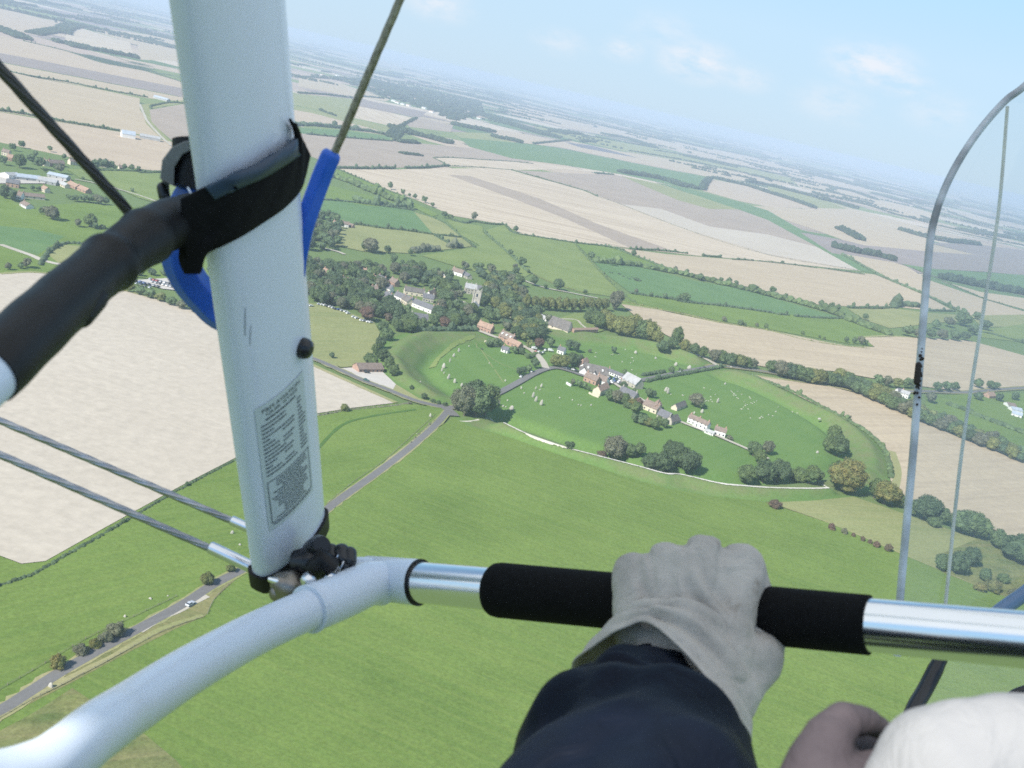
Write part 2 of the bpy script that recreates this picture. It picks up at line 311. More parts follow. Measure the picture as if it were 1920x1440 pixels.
# ------------------------------------------------------------------ fields: one sheet each, 1 cm apart
_layer = [0]
def field(pts, kind, ang=0, name='field'):
    _layer[0] += 1; z = .012 * _layer[0]
    P = [G0(*q) for q in pts]
    bm = bmesh.new(); vs = [bm.verts.new((p[0], p[1], z)) for p in P]; f = bm.faces.new(vs); bmesh.ops.triangulate(bm, faces=[f])
    bm.normal_update()
    for q in bm.faces:
        if q.normal.z < 0: q.normal_flip()
    me = bpy.data.meshes.new(name); bm.to_mesh(me); bm.free(); me.materials.append(FM(kind, ang))
    o = bpy.data.objects.new(name, me); COL.objects.link(o); tag(o, kind='structure'); return o
def dirang(a, b):
    A, B = G0(*a), G0(*b); return round(math.degrees(math.atan2(B[1] - A[1], B[0] - A[0])))
A1 = dirang((0, 560), (420, 700)); A3 = dirang((735, 330), (1500, 495)); A4 = dirang((1200, 480), (1600, 540)); A5 = dirang((1300, 620), (1900, 690)); AL = dirang((0, 250), (260, 300))
FIELDS = [
 # far side first
 ('tanpink', [(0,15),(135,48),(117,60),(69,67),(0,53),(-150,20),(-150,-20)], AL),
 ('cream', [(125,64),(150,52),(244,80),(250,104),(120,80)], 80),
 ('tan', [(155,48),(330,72),(342,115),(262,112),(258,84),(180,60)], AL),
 ('tanpink', [(-150,40),(0,66),(44,77),(125,96),(188,117),(271,133),(345,155),(345,175),(200,140),(0,98),(-150,70)], AL),
 ('mauve', [(-150,72),(0,99),(344,166),(344,182),(0,116),(-150,88)], AL),
 ('tan', [(-150,90),(0,117),(344,183),(344,190),(277,184),(188,167),(62,144),(19,135),(-150,105)], AL),
 ('tan', [(-150,110),(0,130),(62,145),(188,168),(262,184),(262,205),(277,229),(312,262),(228,246),(167,238),(104,227),(65,219),(0,209),(-150,185)], AL),
 ('brown', [(280,206),(344,195),(500,225),(500,300),(330,270),(283,230)], AL),
 ('olive', [(262,196),(345,188),(345,193),(280,204),(284,228),(330,275),(320,277),(274,232)]),
 ('tanpink', [(-150,188),(0,210),(104,228),(228,248),(312,264),(450,290),(450,345),(300,322),(180,305),(60,280),(-150,235)], AL),
 ('tan', [(560,142),(635,155),(732,187),(722,190),(630,175),(560,162)], A3),
 ('olive', [(540,170),(560,176),(660,185),(672,198),(662,222),(640,218),(560,198),(540,196)]),
 ('mauve', [(672,185),(800,210),(785,222),(668,197)], A3),
 ('cream', [(670,199),(782,222),(750,240),(662,221)], dirang((670, 199), (750, 240))),
 ('olive', [(540,196),(645,219),(745,241),(735,248),(640,228),(540,208)]),
 ('tanpink', [(540,204),(585,212),(720,247),(750,251),(720,253),(640,240),(560,235)], A3),
 ('green2', [(560,240),(640,244),(732,256),(730,264),(640,257),(560,250)]),
 ('brown', [(560,250),(640,257),(735,264),(810,271),(910,280),(998,300),(992,305),(910,300),(850,295),(812,295),(842,312),(735,315),(635,315),(575,290)], A3),
 ('cream', [(812,296),(850,295),(910,300),(998,305),(1050,312),(1155,327),(1060,318),(960,319),(842,312)], A3),
 ('brown', [(760,230),(785,220),(850,235),(845,248),(768,238)], A3),
 ('olive', [(845,247),(920,250),(985,262),(960,270),(870,262)]),
 ('green2', [(860,258),(960,267),(1047,277),(1185,305),(1325,332),(1315,357),(1283,352),(1165,327),(1060,310),(960,297),(880,275)], A3),
 ('tanpink', [(905,240),(960,247),(1080,270),(1220,303),(1330,332),(1185,304),(1047,276),(960,266)], A3),
 ('tan', [(1060,262),(1170,285),(1300,305),(1440,335),(1520,348),(1440,345),(1325,331),(1200,299),(1080,270)], A3),
 ('dark', [(1060,267),(1110,273),(1200,297),(1150,288),(1090,277)], A3),
 ('olive', [(1000,236),(1080,251),(1160,266),(1235,279),(1340,301),(1440,323),(1560,352),(1500,347),(1300,304),(1170,284),(1080,263),(1010,246)], A3),
 ('tanpink', [(940,188),(1085,222),(1185,245),(1322,275),(1440,300),(1560,330),(1640,360),(1560,350),(1440,320),(1300,290),(1200,266),(1060,240),(960,214)], A3),
 ('tan', [(1480,330),(1640,368),(1750,400),(1750,420),(1640,392),(1500,352)], A3),
 ('tan', [(1430,355),(1540,375),(1600,392),(1745,430),(1745,457),(1830,478),(1755,473),(1620,460),(1580,450),(1525,430),(1440,402),(1400,385),(1530,393),(1440,368)], A3),
 ('tanpink', [(1320,333),(1400,349),(1440,362),(1525,388),(1530,392),(1440,388),(1385,377),(1318,358)], A3),
 ('olive', [(1440,349),(1530,370),(1590,392),(1530,390),(1440,360)]),
 ('cream', [(632,315),(735,318),(842,316),(945,315),(960,320),(1092,357),(1160,382),(1285,430),(1440,478),(1615,508),(1560,503),(1440,490),(1310,480),(1147,462),(1080,455),(975,438),(947,422),(850,405),(780,375),(725,355)], A3),
 ('brown', [(840,328),(880,330),(1010,372),(1120,420),(1260,470),(1240,470),(1180,465),(1060,410),(960,372)], A3),
 ('brown', [(960,319),(1067,325),(1155,328),(1235,350),(1335,385),(1390,394),(1440,413),(1530,462),(1615,508),(1440,478),(1285,430),(1160,382),(1092,357)], A3),
 ('chalk', [(1165,383),(1240,392),(1330,425),(1440,440),(1530,463),(1612,507),(1440,477),(1285,430)], A3),
 ('green2', [(1228,342),(1285,353),(1385,378),(1440,395),(1500,430),(1550,460),(1642,513),(1610,507),(1530,462),(1440,413),(1385,393),(1300,365)]),
 ('olive', [(1165,330),(1235,345),(1300,365),(1385,393),(1330,392),(1270,375),(1210,350)], A3),
 ('mauve', [(1500,436),(1580,450),(1620,460),(1755,473),(1830,478),(1670,437),(1740,455),(1830,458),(1940,472),(1940,518),(1850,510),(1755,505),(1690,495),(1560,475)], A4),
 ('tan', [(1585,477),(1675,492),(1700,500),(1740,525),(1850,563),(1940,590),(1820,592),(1785,577),(1730,552),(1640,512)], A4),
 ('green2', [(1690,495),(1755,505),(1940,517),(1940,548),(1870,542),(1765,522),(1720,507)]),
 ('tan', [(1765,527),(1840,548),(1940,562),(1940,586),(1850,561)], A4),
 ('tan', [(1160,465),(1250,477),(1440,492),(1570,507),(1640,515),(1730,552),(1787,583),(1740,582),(1670,575),(1590,575),(1520,570),(1440,548),(1340,523),(1255,503),(1195,480)], A4),
 ('green', [(1080,457),(1140,461),(1200,485),(1265,512),(1200,498),(1112,488)]),
 ('green2', [(1112,490),(1200,500),(1290,525),(1390,542),(1520,580),(1582,598),(1520,595),(1440,586),(1340,572),(1265,562),(1182,550),(1130,510)]),
 ('green', [(1180,551),(1265,563),(1340,573),(1440,587),(1582,599),(1668,626),(1635,650),(1590,645),(1440,618),(1345,602),(1280,587),(1165,570)]),
 ('olive', [(1590,580),(1670,578),(1740,587),(1815,592),(1810,602),(1740,607),(1700,613),(1668,616),(1620,600)]),
 ('olive', [(1820,592),(1940,590),(1940,612),(1840,614)]), ('pasture', [(1835,620),(1940,605),(1940,645),(1840,633)]),
 ('pasture', [(905,434),(945,422),(975,440),(1080,457),(1107,487),(1150,530),(1182,562),(1100,550),(1040,533),(997,513),(965,487)], 20),
 ('pasture', [(837,413),(905,425),(905,436),(965,487),(997,513),(985,520),(900,512),(860,502),(790,480),(900,462),(890,455),(868,446)], 60),
 ('green2', [(580,366),(665,378),(775,396),(813,441),(710,425),(660,420),(560,405)]),
 ('green', [(560,345),(625,350),(720,374),(770,390),(690,387),(580,366)]),
 ('olive', [(775,397),(800,404),(835,420),(867,446),(813,441)]),
 ('green', [(615,305),(632,318),(700,345),(760,372),(822,403),(810,407),(772,388),(685,347),(615,330)]),
 ('olive', [(633,428),(660,422),(710,427),(813,441),(845,458),(890,462),(850,467),(770,476),(735,474),(680,472),(625,460)], 30),
 ('olive', [(813,441),(867,447),(890,462),(845,458)], 60),
 ('olive', [(430,560),(560,567),(610,573),(700,603),(712,625),(700,660),(688,687),(640,690),(580,670),(450,618)], 45),
 ('gravel', [(640,692),(667,690),(690,699),(712,694),(742,722),(735,735),(700,724),(655,706)]),
 ('verge', [(735,736),(742,722),(785,748),(820,758),(805,757),(765,746)]),
 ('green', [(-200,330),(0,362),(50,395),(95,385),(150,382),(240,388),(320,395),(430,400),(430,540),(250,520),(100,512),(0,513),(-200,490)], 20),
 ('olive', [(85,475),(115,460),(150,462),(200,470),(180,500),(110,495)]),
 ('pasture', [(125,318),(200,320),(310,326),(440,335),(440,400),(330,392),(260,372),(200,345),(150,335)], 20),
 ('green2', [(-200,395),(0,425),(60,430),(120,445),(70,480),(0,460),(-200,430)], 20),
 ('gravel', [(248,527),(340,521),(430,524),(430,548),(345,547),(305,543)]),
 ('gravel', [(-60,330),(20,325),(130,338),(110,345),(40,345),(-60,345)]),
 ('chalk', [(-300,480),(0,515),(60,512),(120,520),(220,543),(330,572),(410,600),(500,640),(580,683),(660,720),(742,757),(650,768),(590,778),(450,856),(340,913),(200,990),(85,1055),(40,1060),(0,1045),(-300,930)], A1),
 ('green', [(-300,940),(0,1046),(40,1061),(85,1056),(200,991),(340,914),(450,857),(590,779),(650,769),(742,758),(835,766),(815,795),(700,888),(600,964),(470,1058),(340,1134),(190,1215),(0,1330),(-300,1480)], 50),
 ('green', [(850,785),(880,801),(961,824),(1042,853),(1124,879),(1164,894),(1247,917),(1335,933),(1422,941),(1440,945),(1560,985),(1700,1045),(1830,1100),(1940,1140),(2400,1300),(2400,2300),(-900,2300),(-900,1750),(-200,1450),(0,1345),(200,1225),(350,1140),(480,1066),(610,968),(700,900),(820,805)], dirang((960, 985), (1300, 1110))),
 ('olive', [(1440,944),(1520,941),(1600,933),(1680,960),(1750,985),(1830,1012),(1860,1100),(1830,1100),(1700,1045),(1560,985)], 25),
 ('scrub', [(1765,1040),(1860,1000),(1960,1060),(2000,1160),(1930,1140),(1850,1108),(1765,1075)]),
 ('scrub', [(-120,1500),(-20,1385),(60,1342),(135,1294),(190,1330),(270,1380),(330,1430),(400,1520),(460,1640),(-120,1700)]),
 ('rough', [(-200,1440),(0,1352),(130,1286),(250,1222),(330,1182),(385,1158),(400,1128),(438,1093),(470,1068),(345,1140),(200,1222),(90,1283),(0,1343),(-200,1440)]),
 ('tan', [(1165,572),(1200,575),(1345,606),(1440,621),(1590,650),(1640,652),(1618,634),(1700,632),(1820,640),(1940,673),(1940,725),(1800,735),(1700,722),(1560,697),(1440,690),(1360,675),(1280,645),(1210,610)], A5),
 ('tan', [(1396,703),(1440,710),(1560,727),(1640,748),(1720,788),(1800,823),(1940,862),(1940,1060),(1900,1010),(1850,990),(1790,975),(1720,945),(1672,930),(1669,900),(1667,873),(1653,841),(1627,815),(1592,792),(1539,765),(1481,736),(1422,711)], A5 + 8),
 ('green', [(1735,742),(1940,738),(1940,860),(1860,832),(1780,795),(1735,768)], 10),
 ('pasture', [(1010,610),(1118,625),(1140,618),(1105,590),(1080,588),(1040,600)]),
]
for q in FIELDS: field(q[1], q[0], q[2] if len(q) > 2 else 0)

# ------------------------------------------------------------------ roads, verges, paths
def ribbon(pts, width, m, name, z=.9, label=None, n=6, wob=0):
    P = catmull([G0(*q, 4.8) if pts is CREST else GT(*q) for q in pts], n); vs = []
    for i, p in enumerate(P):
        t = P[min(i + 1, len(P) - 1)] - P[max(i - 1, 0)]; t[2] = 0; t /= np.linalg.norm(t); nn = np.array([-t[1], t[0], 0]); w = width / 2 * (1 + wob * mnoise.noise(Vector((i * .7, 0, width))))
        for sgn in (1, 0, -1):
            q = p + nn * w * sgn; vs.append((q[0], q[1], hz(q[0], q[1]) + z))
    mb = MB(); mb.add(vs, [(i * 3 + j, i * 3 + j + 1, i * 3 + 4 + j, i * 3 + 3 + j) for i in range(len(P) - 1) for j in (0, 1)])
    o = mb.build(name, m); tag(o, kind='structure'); return o
ZR = .012 * (_layer[0] + 2)
V_ = FM('verge')
ribbon(ROAD_AVENUE, 6.2, V_, 'verge', ZR, wob=.5); ribbon(ROAD_MAIN[:11], 8.2, V_, 'verge', ZR + .01, wob=.4); ribbon(ROAD_MAIN[22:], 11, FM('rough'), 'verge', ZR + .01)
ribbon([(-60,1405),(0,1352),(115,1283),(200,1240),(300,1184),(380,1158)], 2.2, V_, 'verge', ZR + .02, wob=.6)
ribbon(ROAD_AVENUE, 4.5, M['asphalt'], 'road', ZR + .03); ribbon(ROAD_MAIN, 5.8, M['asphalt'], 'road', ZR + .04)
ribbon([(852,782),(842,772),(824,760)], 7.5, M['asphalt'], 'road', ZR + .035)
ribbon(ROAD_VILLAGE, 6.5, M['track'], 'road', ZR + .05); ribbon(LANE_SOUTH, 4.2, M['track'], 'path', ZR + .055); ribbon(LANE_EAST, 6, M['track'], 'path', ZR + .045)
ribbon([(258,1186),(300,1160),(330,1148),(361,1131),(385,1119)], 4.6, M['track'], 'path', ZR + .027)
ribbon(CREST, 1.7, M['chalkpath'], 'path', .4, n=16, wob=.5); ribbon([(1541,908),(1548,912),(1556,917)], 1.6, M['chalkpath'], 'path', .14)
ribbon([(845,787),(880,790),(925,788)], 1.4, M['chalkpath'], 'path', .12, wob=1)
ribbon([(0,460),(57,480),(100,495),(250,521)], 6, M['track'], 'road', ZR + .02)
ribbon([(262,196),(270,215),(277,229),(300,255),(321,274)], 5, M['track'], 'path', ZR)
ribbon([(140,337),(185,346),(260,367),(330,392),(400,410)], 3.5, M['track'], 'path', ZR)
ribbon([(600,465),(630,472),(646,478)], 5, M['track'], 'path', ZR + .01)
ribbon([(980,526),(1020,540),(1060,548),(1120,560)], 4, M['track'], 'path', ZR + .01)
ribbon([(1010,600),(1075,600),(1090,610),(1105,622)], 2.5, M['track'], 'path', ZR + .01)
ribbon([(905,625),(893,620),(870,618)], 5, M['track'], 'road', ZR + .055)
ribbon([(1618,633),(1660,631),(1720,634)], 5, V_, 'verge', ZR); ribbon([(1165,571),(1280,589),(1345,604),(1440,620),(1560,645)], 4, V_, 'verge', ZR)
ribbon([(1672,932),(1680,905),(1682,880),(1672,848)], 6, V_, 'verge', ZR); ribbon([(1396,703),(1440,709),(1560,726),(1640,748),(1720,790)], 5, V_, 'verge', ZR)
ribbon([(1448,946),(1560,985),(1700,1045),(1830,1100)], 1.2, V_, 'verge', ZR, wob=1)
ribbon([(0,515),(60,512),(120,520),(220,543),(330,572),(410,600),(500,640),(580,683),(660,720),(742,757)], 4, V_, 'verge', ZR, wob=.5)
ribbon([(590,850),(640,800),(700,782),(780,770)], 2.0, M['lush'], 'path', ZR, wob=.6)
for pts in ([(985,700),(960,690),(935,680),(905,660)], [(944,717),(925,690),(905,660),(893,640)]): ribbon(pts, .8, FM('olive'), 'path', .1)
ribbon([(810,690),(822,672),(845,652),(870,638),(890,631)], 4.5, FM('pasture'), 'path', .5, n=14, wob=.6)
# ------------------------------------------------------------------ foliage
def leaf_mat(name, c1, c2, c3):
    m, t, b = newmat(name); b.inputs['Roughness'].default_value = .8; b.inputs['Specular IOR Level'].default_value = .2
    tc = N(t, 'ShaderNodeTexCoord'); ge = N(t, 'ShaderNodeNewGeometry'); oi = N(t, 'ShaderNodeObjectInfo')
    n = N(t, 'ShaderNodeTexNoise', inp={'Scale': .22, 'Detail': 4.0}); L_(t, ge.outputs['Position'], n.inputs['Vector'])
    mr = N(t, 'ShaderNodeMapRange', inp={1: .35, 2: .65}); L_(t, n.outputs['Fac'], mr.inputs[0])
    mx = N(t, 'ShaderNodeMixRGB', inp={1: (*c1, 1), 2: (*c2, 1)}); L_(t, mr.outputs[0], mx.inputs[0])
    mp = N(t, 'ShaderNodeMapRange', inp={1: .2, 2: 1, 3: 0, 4: .75}); L_(t, oi.outputs['Random'], mp.inputs[0])
    m2 = N(t, 'ShaderNodeMixRGB', inp={2: (*c3, 1)}); L_(t, mp.outputs[0], m2.inputs[0]); L_(t, mx.outputs[0], m2.inputs[1])
    ri = N(t, 'ShaderNodeMapRange', inp={3: .75, 4: 1.3}); L_(t, ge.outputs['Random Per Island'], ri.inputs[0])
    sc = N(t, 'ShaderNodeVectorMath', operation='SCALE'); L_(t, m2.outputs[0], sc.inputs[0]); L_(t, ri.outputs[0], sc.inputs['Scale'])
    L_(t, sc.outputs[0], b.inputs['Base Color']); return m
LM = dict(green=leaf_mat('leaves_green', (0.080, 0.122, 0.047), (0.119, 0.160, 0.059), (0.096, 0.142, 0.071)),
          dark=leaf_mat('leaves_dark', (0.059, 0.092, 0.042), (0.085, 0.122, 0.054), (0.076, 0.113, 0.065)),
          olive=leaf_mat('leaves_olive', (0.146, 0.167, 0.056), (0.202, 0.206, 0.068), (0.121, 0.146, 0.056)),
          autumn=leaf_mat('leaves_autumn', (.126, .142, .050), (.180, .158, .054), (.082, .114, .043)),
          copper=leaf_mat('leaves_copper', (0.121, 0.079, 0.062), (0.151, 0.101, 0.072), (0.101, 0.091, 0.059)),
          dull=leaf_mat('leaves_dull', (0.126, 0.133, 0.085), (0.156, 0.156, 0.101), (0.110, 0.126, 0.076)))
LM['far'] = leaf_mat('leaves_far', (.030, .050, .024), (.045, .068, .032), (.036, .058, .034))
M['bark'] = mat('bark', (.12, .095, .07), .9, scale=2)
_ico = {}
def ico(sub):
    if sub not in _ico:
        bm = bmesh.new(); bmesh.ops.create_icosphere(bm, subdivisions=sub, radius=1); _ico[sub] = (np.array([v.co[:] for v in bm.verts]), [tuple(v.index for v in f.verts) for f in bm.faces]); bm.free()
    return _ico[sub]
def lump(mb, c, r, sub=2, rough=.22, m=0):
    V, Fc = ico(sub); r = np.array(r if hasattr(r, '__len__') else (r, r, r), float)
    d = 1 + rough * RNG.uniform(-1, 1, len(V)); mb.add(V * r * d[:, None] + np.array(c), Fc, m)
def leaves(mb, c, r, n, size, m=0, up=.25):
    r = np.array(r if hasattr(r, '__len__') else (r, r, r), float)
    for _ in range(n):
        d = RNG.normal(size=3); d /= np.linalg.norm(d)
        if d[2] < -.5: d[2] *= -1
        p = np.array(c) + d * r * RNG.uniform(.82, 1.16); nn = d + RNG.normal(size=3) * .55; nn[2] += up; nn /= np.linalg.norm(nn)
        a = np.cross(nn, RNG.normal(size=3)); a /= np.linalg.norm(a) + 1e-9; b = np.cross(nn, a); s = size * RNG.uniform(.6, 1.35)
        mb.add([p - a * s, p - b * s * .7, p + a * s, p + b * s * .8], [(0, 1, 2, 3)], m)
def crown_mesh(kind, wr, lobes, quads, base, ls=.032, tall=False):
    """Unit-high crown: lobes of leaf clumps over a rough inner mass."""
    mb = MB(); cz = (1 + base) / 2; rz = (1 - base) / 2; rx = wr / 2
    pts = []
    for i in range(lobes):
        for _ in range(30):
            d = RNG.normal(size=3); d /= np.linalg.norm(d); q = d * RNG.uniform(.35, .72) ** .6 * .82
            if tall: q[:2] *= (1 - .5 * max(q[2], 0))
            if all(np.linalg.norm(q - o) > .34 for o in pts): break
        pts.append(q)
    lump(mb, (0, 0, cz), (rx * .62, rx * .62, rz * .68), 2, .15)
    for q in pts:
        c = (q[0] * rx, q[1] * rx, cz + q[2] * rz); lr = RNG.uniform(.24, .44); R = np.array([lr * rx, lr * rx, lr * rz * 1.05])
        lump(mb, c, R * .80, 2, .22); leaves(mb, c, R, quads // lobes, ls)
    return mb
TP = {}
def proto(kind, var):
    key = (kind, var)
    if key in TP: return TP[key]
    leaf, shape = kind
    spec = dict(round=(.95, 22, 4200, .08), broad=(1.25, 26, 4800, .08), tall=(.58, 18, 3000, .06), bush=(1.5, 16, 2200, -.06), conifer=(.5, 14, 1800, .05))[shape]
    root = empty('tree_source'); cr = crown_mesh(leaf, spec[0], spec[1], spec[2], spec[3], .024 if shape != 'bush' else .036, shape in ('tall', 'conifer')).build('crown', LM[leaf], root)
    tk = MB(); n = 5
    tk.tube([(0, 0, -.02), (.003, .002, .15), (-.004, .003, .35), (.006, 0, .55)], [.032, .024, .018, .008], 8)
    for k in range(4):
        a = k * 1.7 + var; tk.tube([(0, 0, .14 + .05 * k), (.12 * math.cos(a), .12 * math.sin(a), .32 + .05 * k), (.2 * math.cos(a), .2 * math.sin(a), .48 + .05 * k)], [.012, .009, .004], 6)
    tk.build('trunk', M['bark'], root, smooth=True)
    TP[key] = [root, False]; return TP[key]
ORD = 'first second third fourth fifth sixth seventh eighth ninth tenth eleventh twelfth thirteenth fourteenth fifteenth sixteenth seventeenth eighteenth nineteenth twentieth'.split()
ntree = 0
REQ = []
def tree_at(P, h, leaf, shape, label, group=None, wx=1.0): REQ.append((P[0], P[1], h, leaf, shape, label, group, wx))
def place_tree(P, h, leaf, shape, label, group=None, wx=1.0):
    global ntree
    v = random.randrange(3 if leaf in ('green', 'dark') else 2); pr = proto((leaf, shape), v)
    if not pr[1]: pr[1] = True; o = pr[0]
    else: o = copy_tree(pr[0])
    o.name = 'bush' if shape == 'bush' else 'tree'; o.location = (P[0], P[1], hz(P[0], P[1]) - .02 * h + .1)
    o.rotation_euler = (0, 0, random.uniform(0, 6.28)); k = random.uniform(.92, 1.1) * wx; o.scale = (h * k, h * k, h)
    if 'group' in o: del o['group']
    tag(o, label, 'bush' if shape == 'bush' else 'tree', group); ntree += 1
def plant_all(limit=292):
    """The trees that show largest become trees of their own; the smaller rest stands as one woodland."""
    show = lambda q: q[2] / math.hypot(q[0], q[1], H)
    tr = sorted([q for q in REQ if q[4] != 'bush'], key=show, reverse=True)
    for q in [q for q in REQ if q[4] == 'bush'] + tr[:limit]: place_tree(q[:2], q[2], q[3], q[4], q[5], q[6], q[7])
    light = {}; V_all = []; F_all = []; M_all = []; nb = 0; names = list(LM)
    for q in tr[limit:]:
        key = (q[4], random.randrange(3))
        if key not in light:
            sp = dict(round=(.95, 11, .10), broad=(1.25, 13, .10), tall=(.58, 9, .08), conifer=(.5, 9, .05))[q[4]]; mb = crown_mesh('', sp[0], sp[1], 420, sp[2], .045, q[4] == 'tall'); light[key] = (np.array(mb.v), mb.f)
        V, Fc = light[key]; a = random.uniform(0, 6.28); c, s_ = math.cos(a), math.sin(a); h = q[2]; k = h * q[7]
        P = np.column_stack([(V[:, 0] * c - V[:, 1] * s_) * k + q[0], (V[:, 0] * s_ + V[:, 1] * c) * k + q[1], V[:, 2] * h + hz(q[0], q[1])])
        V_all.append(P); F_all += [tuple(i + nb for i in f) for f in Fc]; M_all += [names.index(q[3])] * len(Fc); nb += len(P)
    if V_all:
        me = bpy.data.meshes.new('woodland'); me.from_pydata(np.vstack(V_all).tolist(), [], F_all)
        for n in names: me.materials.append(LM[n])
        me.polygons.foreach_set('material_index', M_all); o = bpy.data.objects.new('woodland', me); COL.objects.link(o); tag(o, 'the many smaller trees of the village woods, hamlet gardens and far hedgerows', 'woodland', None, 'stuff')
def trees(lst, desc, group, leaf='green', shape='round', order='from the left', wx=1.0):
    """lst of (px, py, height px[, leaf[, shape]]); each is told apart by its place in its row."""
    idx = sorted(range(len(lst)), key=lambda i: lst[i][0])
    for n, i in enumerate(idx):
        q = lst[i]; lf = q[3] if len(q) > 3 and q[3] else leaf; sh = q[4] if len(q) > 4 else shape
        P = GT(q[0], q[1] - .05 * q[2]); h = q[2] * mpp(q[0], q[1]) * 1.0
        lab = desc if len(lst) == 1 else (ORD[n] + ' ' + order + ' ' + desc)
        tree_at(P, h, lf, sh, lab, group if len(lst) > 1 else None, wx=wx)
def wood(poly, spacing, h, label, group, mix=(('green', 'round'), ('dark', 'round'), ('green', 'broad'), ('dull', 'round')), nmax=60, avoid=()):
    V = np.array([G0(*q)[:2] for q in poly]); lo, hi = V.min(0), V.max(0); pts = []
    for _ in range(6000):
        if len(pts) >= nmax: break
        p = RNG.uniform(lo, hi)
        if dist_poly(p[None], V)[0] < 0: continue
        if any(np.hypot(*(p - q)) < spacing for q in pts): continue
        if any(np.hypot(*(p - q[:2])) < q[2] for q in AVOID): continue
        pts.append(p)
    for p in pts:
        lf, sh = random.choice(mix); tree_at((p[0], p[1]), h * random.uniform(.75, 1.2), lf, sh, label, group)
AVOID = []
# ------------------------------------------------------------------ buildings
M['white'] = mat('white_render', (.80, .78, .74), .8, var=.05, scale=.6); M['cream_w'] = mat('cream_render', (.66, .58, .45), .85, var=.08, scale=.5)
M['brick'] = mat('red_brick', (.42, .27, .20), .9, var=.15, scale=.8); M['stone'] = mat('pale_stone', (.44, .41, .34), .9, var=.12, scale=.5)
M['slate'] = mat('grey_slate', (.15, .15, .16), .75, var=.15, scale=.7); M['thatch'] = mat('old_thatch', (.17, .155, .14), .95, var=.15, scale=.5)
M['tile'] = mat('orange_tile', (.37, .25, .18), .85, var=.15, scale=.8); M['tileb'] = mat('brown_tile', (.235, .18, .145), .85, var=.15, scale=.8)
M['asb'] = mat('pale_sheet_roof', (.40, .40, .39), .7, var=.1, scale=.4); M['blue_sheet'] = mat('blue_grey_sheet', (.42, .47, .52), .6, var=.08, scale=.3)
M['glassdark'] = mat('window_glass', (.05, .06, .075), .15, var=.05); M['door'] = mat('door_paint', (.10, .12, .13), .6)
M['wood_b'] = mat('black_boards', (.05, .048, .045), .8)
def house(a, b, Wd, eav, rf, wall, roof, label, chim=1, wins=3, name='house', cat='house', hip=0.0, door=True, dorm=0, group=None, over=.35):
    """Gabled building: a, b are photo pixels of the two ends of its base line."""
    if cat in ('house', 'cottage', 'outbuilding', 'shed', 'building'): Wd, eav, rf = Wd * .86, eav * .86, rf * .84
    A, B = GT(*a), GT(*b); d = B - A; L = float(np.hypot(d[0], d[1])); ang = math.atan2(d[1], d[0]); C = (A + B) / 2
    root = empty(name, (C[0], C[1], hz(C[0], C[1]) + .1), ang); tag(root, label, cat, group); AVOID.append((C[0], C[1], L / 2 + 2.5)); AVOID.append((C[0] - 4, C[1] - 8, L / 2))
    hl, hw = L / 2, Wd / 2; mb = MB()
    mb.add([(-hl, -hw, -1), (hl, -hw, -1), (hl, hw, -1), (-hl, hw, -1), (-hl, -hw, eav), (hl, -hw, eav), (hl, hw, eav), (-hl, hw, eav), (-hl + hip * hw, 0, eav + rf - .1), (hl - hip * hw, 0, eav + rf - .1)],
           [(0, 1, 5, 4), (2, 3, 7, 6), (1, 2, 6, 9, 5), (3, 0, 4, 8, 7)])
    mb.build('wall', M[wall], root)
    r = MB(); e = over; k = (rf) / hw; t = .22; zl = eav - e * k
    sec = [(-hw - e, zl), (0, eav + rf), (hw + e, zl)]
    vs = []
    for s, X in ((-1, -hl - e), (1, hl + e)):
        for j, (y, z) in enumerate(sec):
            x = X - s * hip * hw if j == 1 else X; vs += [(x, y, z + .02), (x, y, z + .02 + t)]
    r.add(vs, [(0, 2, 8, 6), (2, 4, 10, 8), (1, 7, 9, 3), (3, 9, 11, 5), (0, 6, 7, 1), (4, 5, 11, 10), (0, 1, 3, 2), (2, 3, 5, 4), (6, 8, 9, 7), (8, 10, 11, 9)])
    ro = r.build('roof', M[roof], root)
    for i in range(chim):
        x = (-hl + .9) if i == 0 else (hl - .9 if i == 1 else 0); c = MB(); c.box((x, 0, eav + rf + .4), (.9, .7, 2.0)); c.box((x, 0, eav + rf + 1.5), (.5, .35, .4)); c.build('chimney', M['brick' if wall != 'stone' else 'stone'], ro)
    for i in range(dorm):
        x = -hl + (i + .5) * L / dorm; c = MB(); y = -hw * .62; z = eav + rf * .38
        c.box((x, y, z + .55), (1.5, 1.6, 1.1)); c.add([(x - .9, y - .9, z + 1.1), (x + .9, y - .9, z + 1.1), (x + .9, y + 1.2, z + 1.1), (x - .9, y + 1.2, z + 1.1), (x, y - .9, z + 1.7), (x, y + 1.2, z + 1.7)], [(0, 1, 4), (2, 3, 5), (1, 2, 5, 4), (3, 0, 4, 5), (0, 3, 2, 1)])
        c.build('dormer', M['white'], ro)
    for sgn in (-1, 1):
        for fl in range(1 if eav < 4 else 2):
            for i in range(wins):
                if door and sgn < 0 and fl == 0 and i == wins // 2: continue
                x = -hl + (i + .5) * L / wins; w = MB(); w.box((x, sgn * (hw + .02), 1.4 + fl * 2.5), (1.2, .10, 1.25)); f = w.build('window', M['glassdark'], root)
    if door:
        x = -hl + (wins // 2 + .5) * L / max(wins, 1); w = MB(); w.box((x, -(hw + .02), 1.0), (1.0, .1, 2.0)); w.build('door', M['door'], root)
    return root
house((1086,697),(1140,709), 12, 3.6, 5.2, 'white', 'thatch', 'long thatched public house with white walls beside the village car park', 2, 5, name='public_house', cat='pub', hip=.5, dorm=2)
house((1088,690),(1097,683), 7, 4.2, 3.2, 'brick', 'tile', 'small orange tiled house behind the left end of the thatched pub', 1, 2)
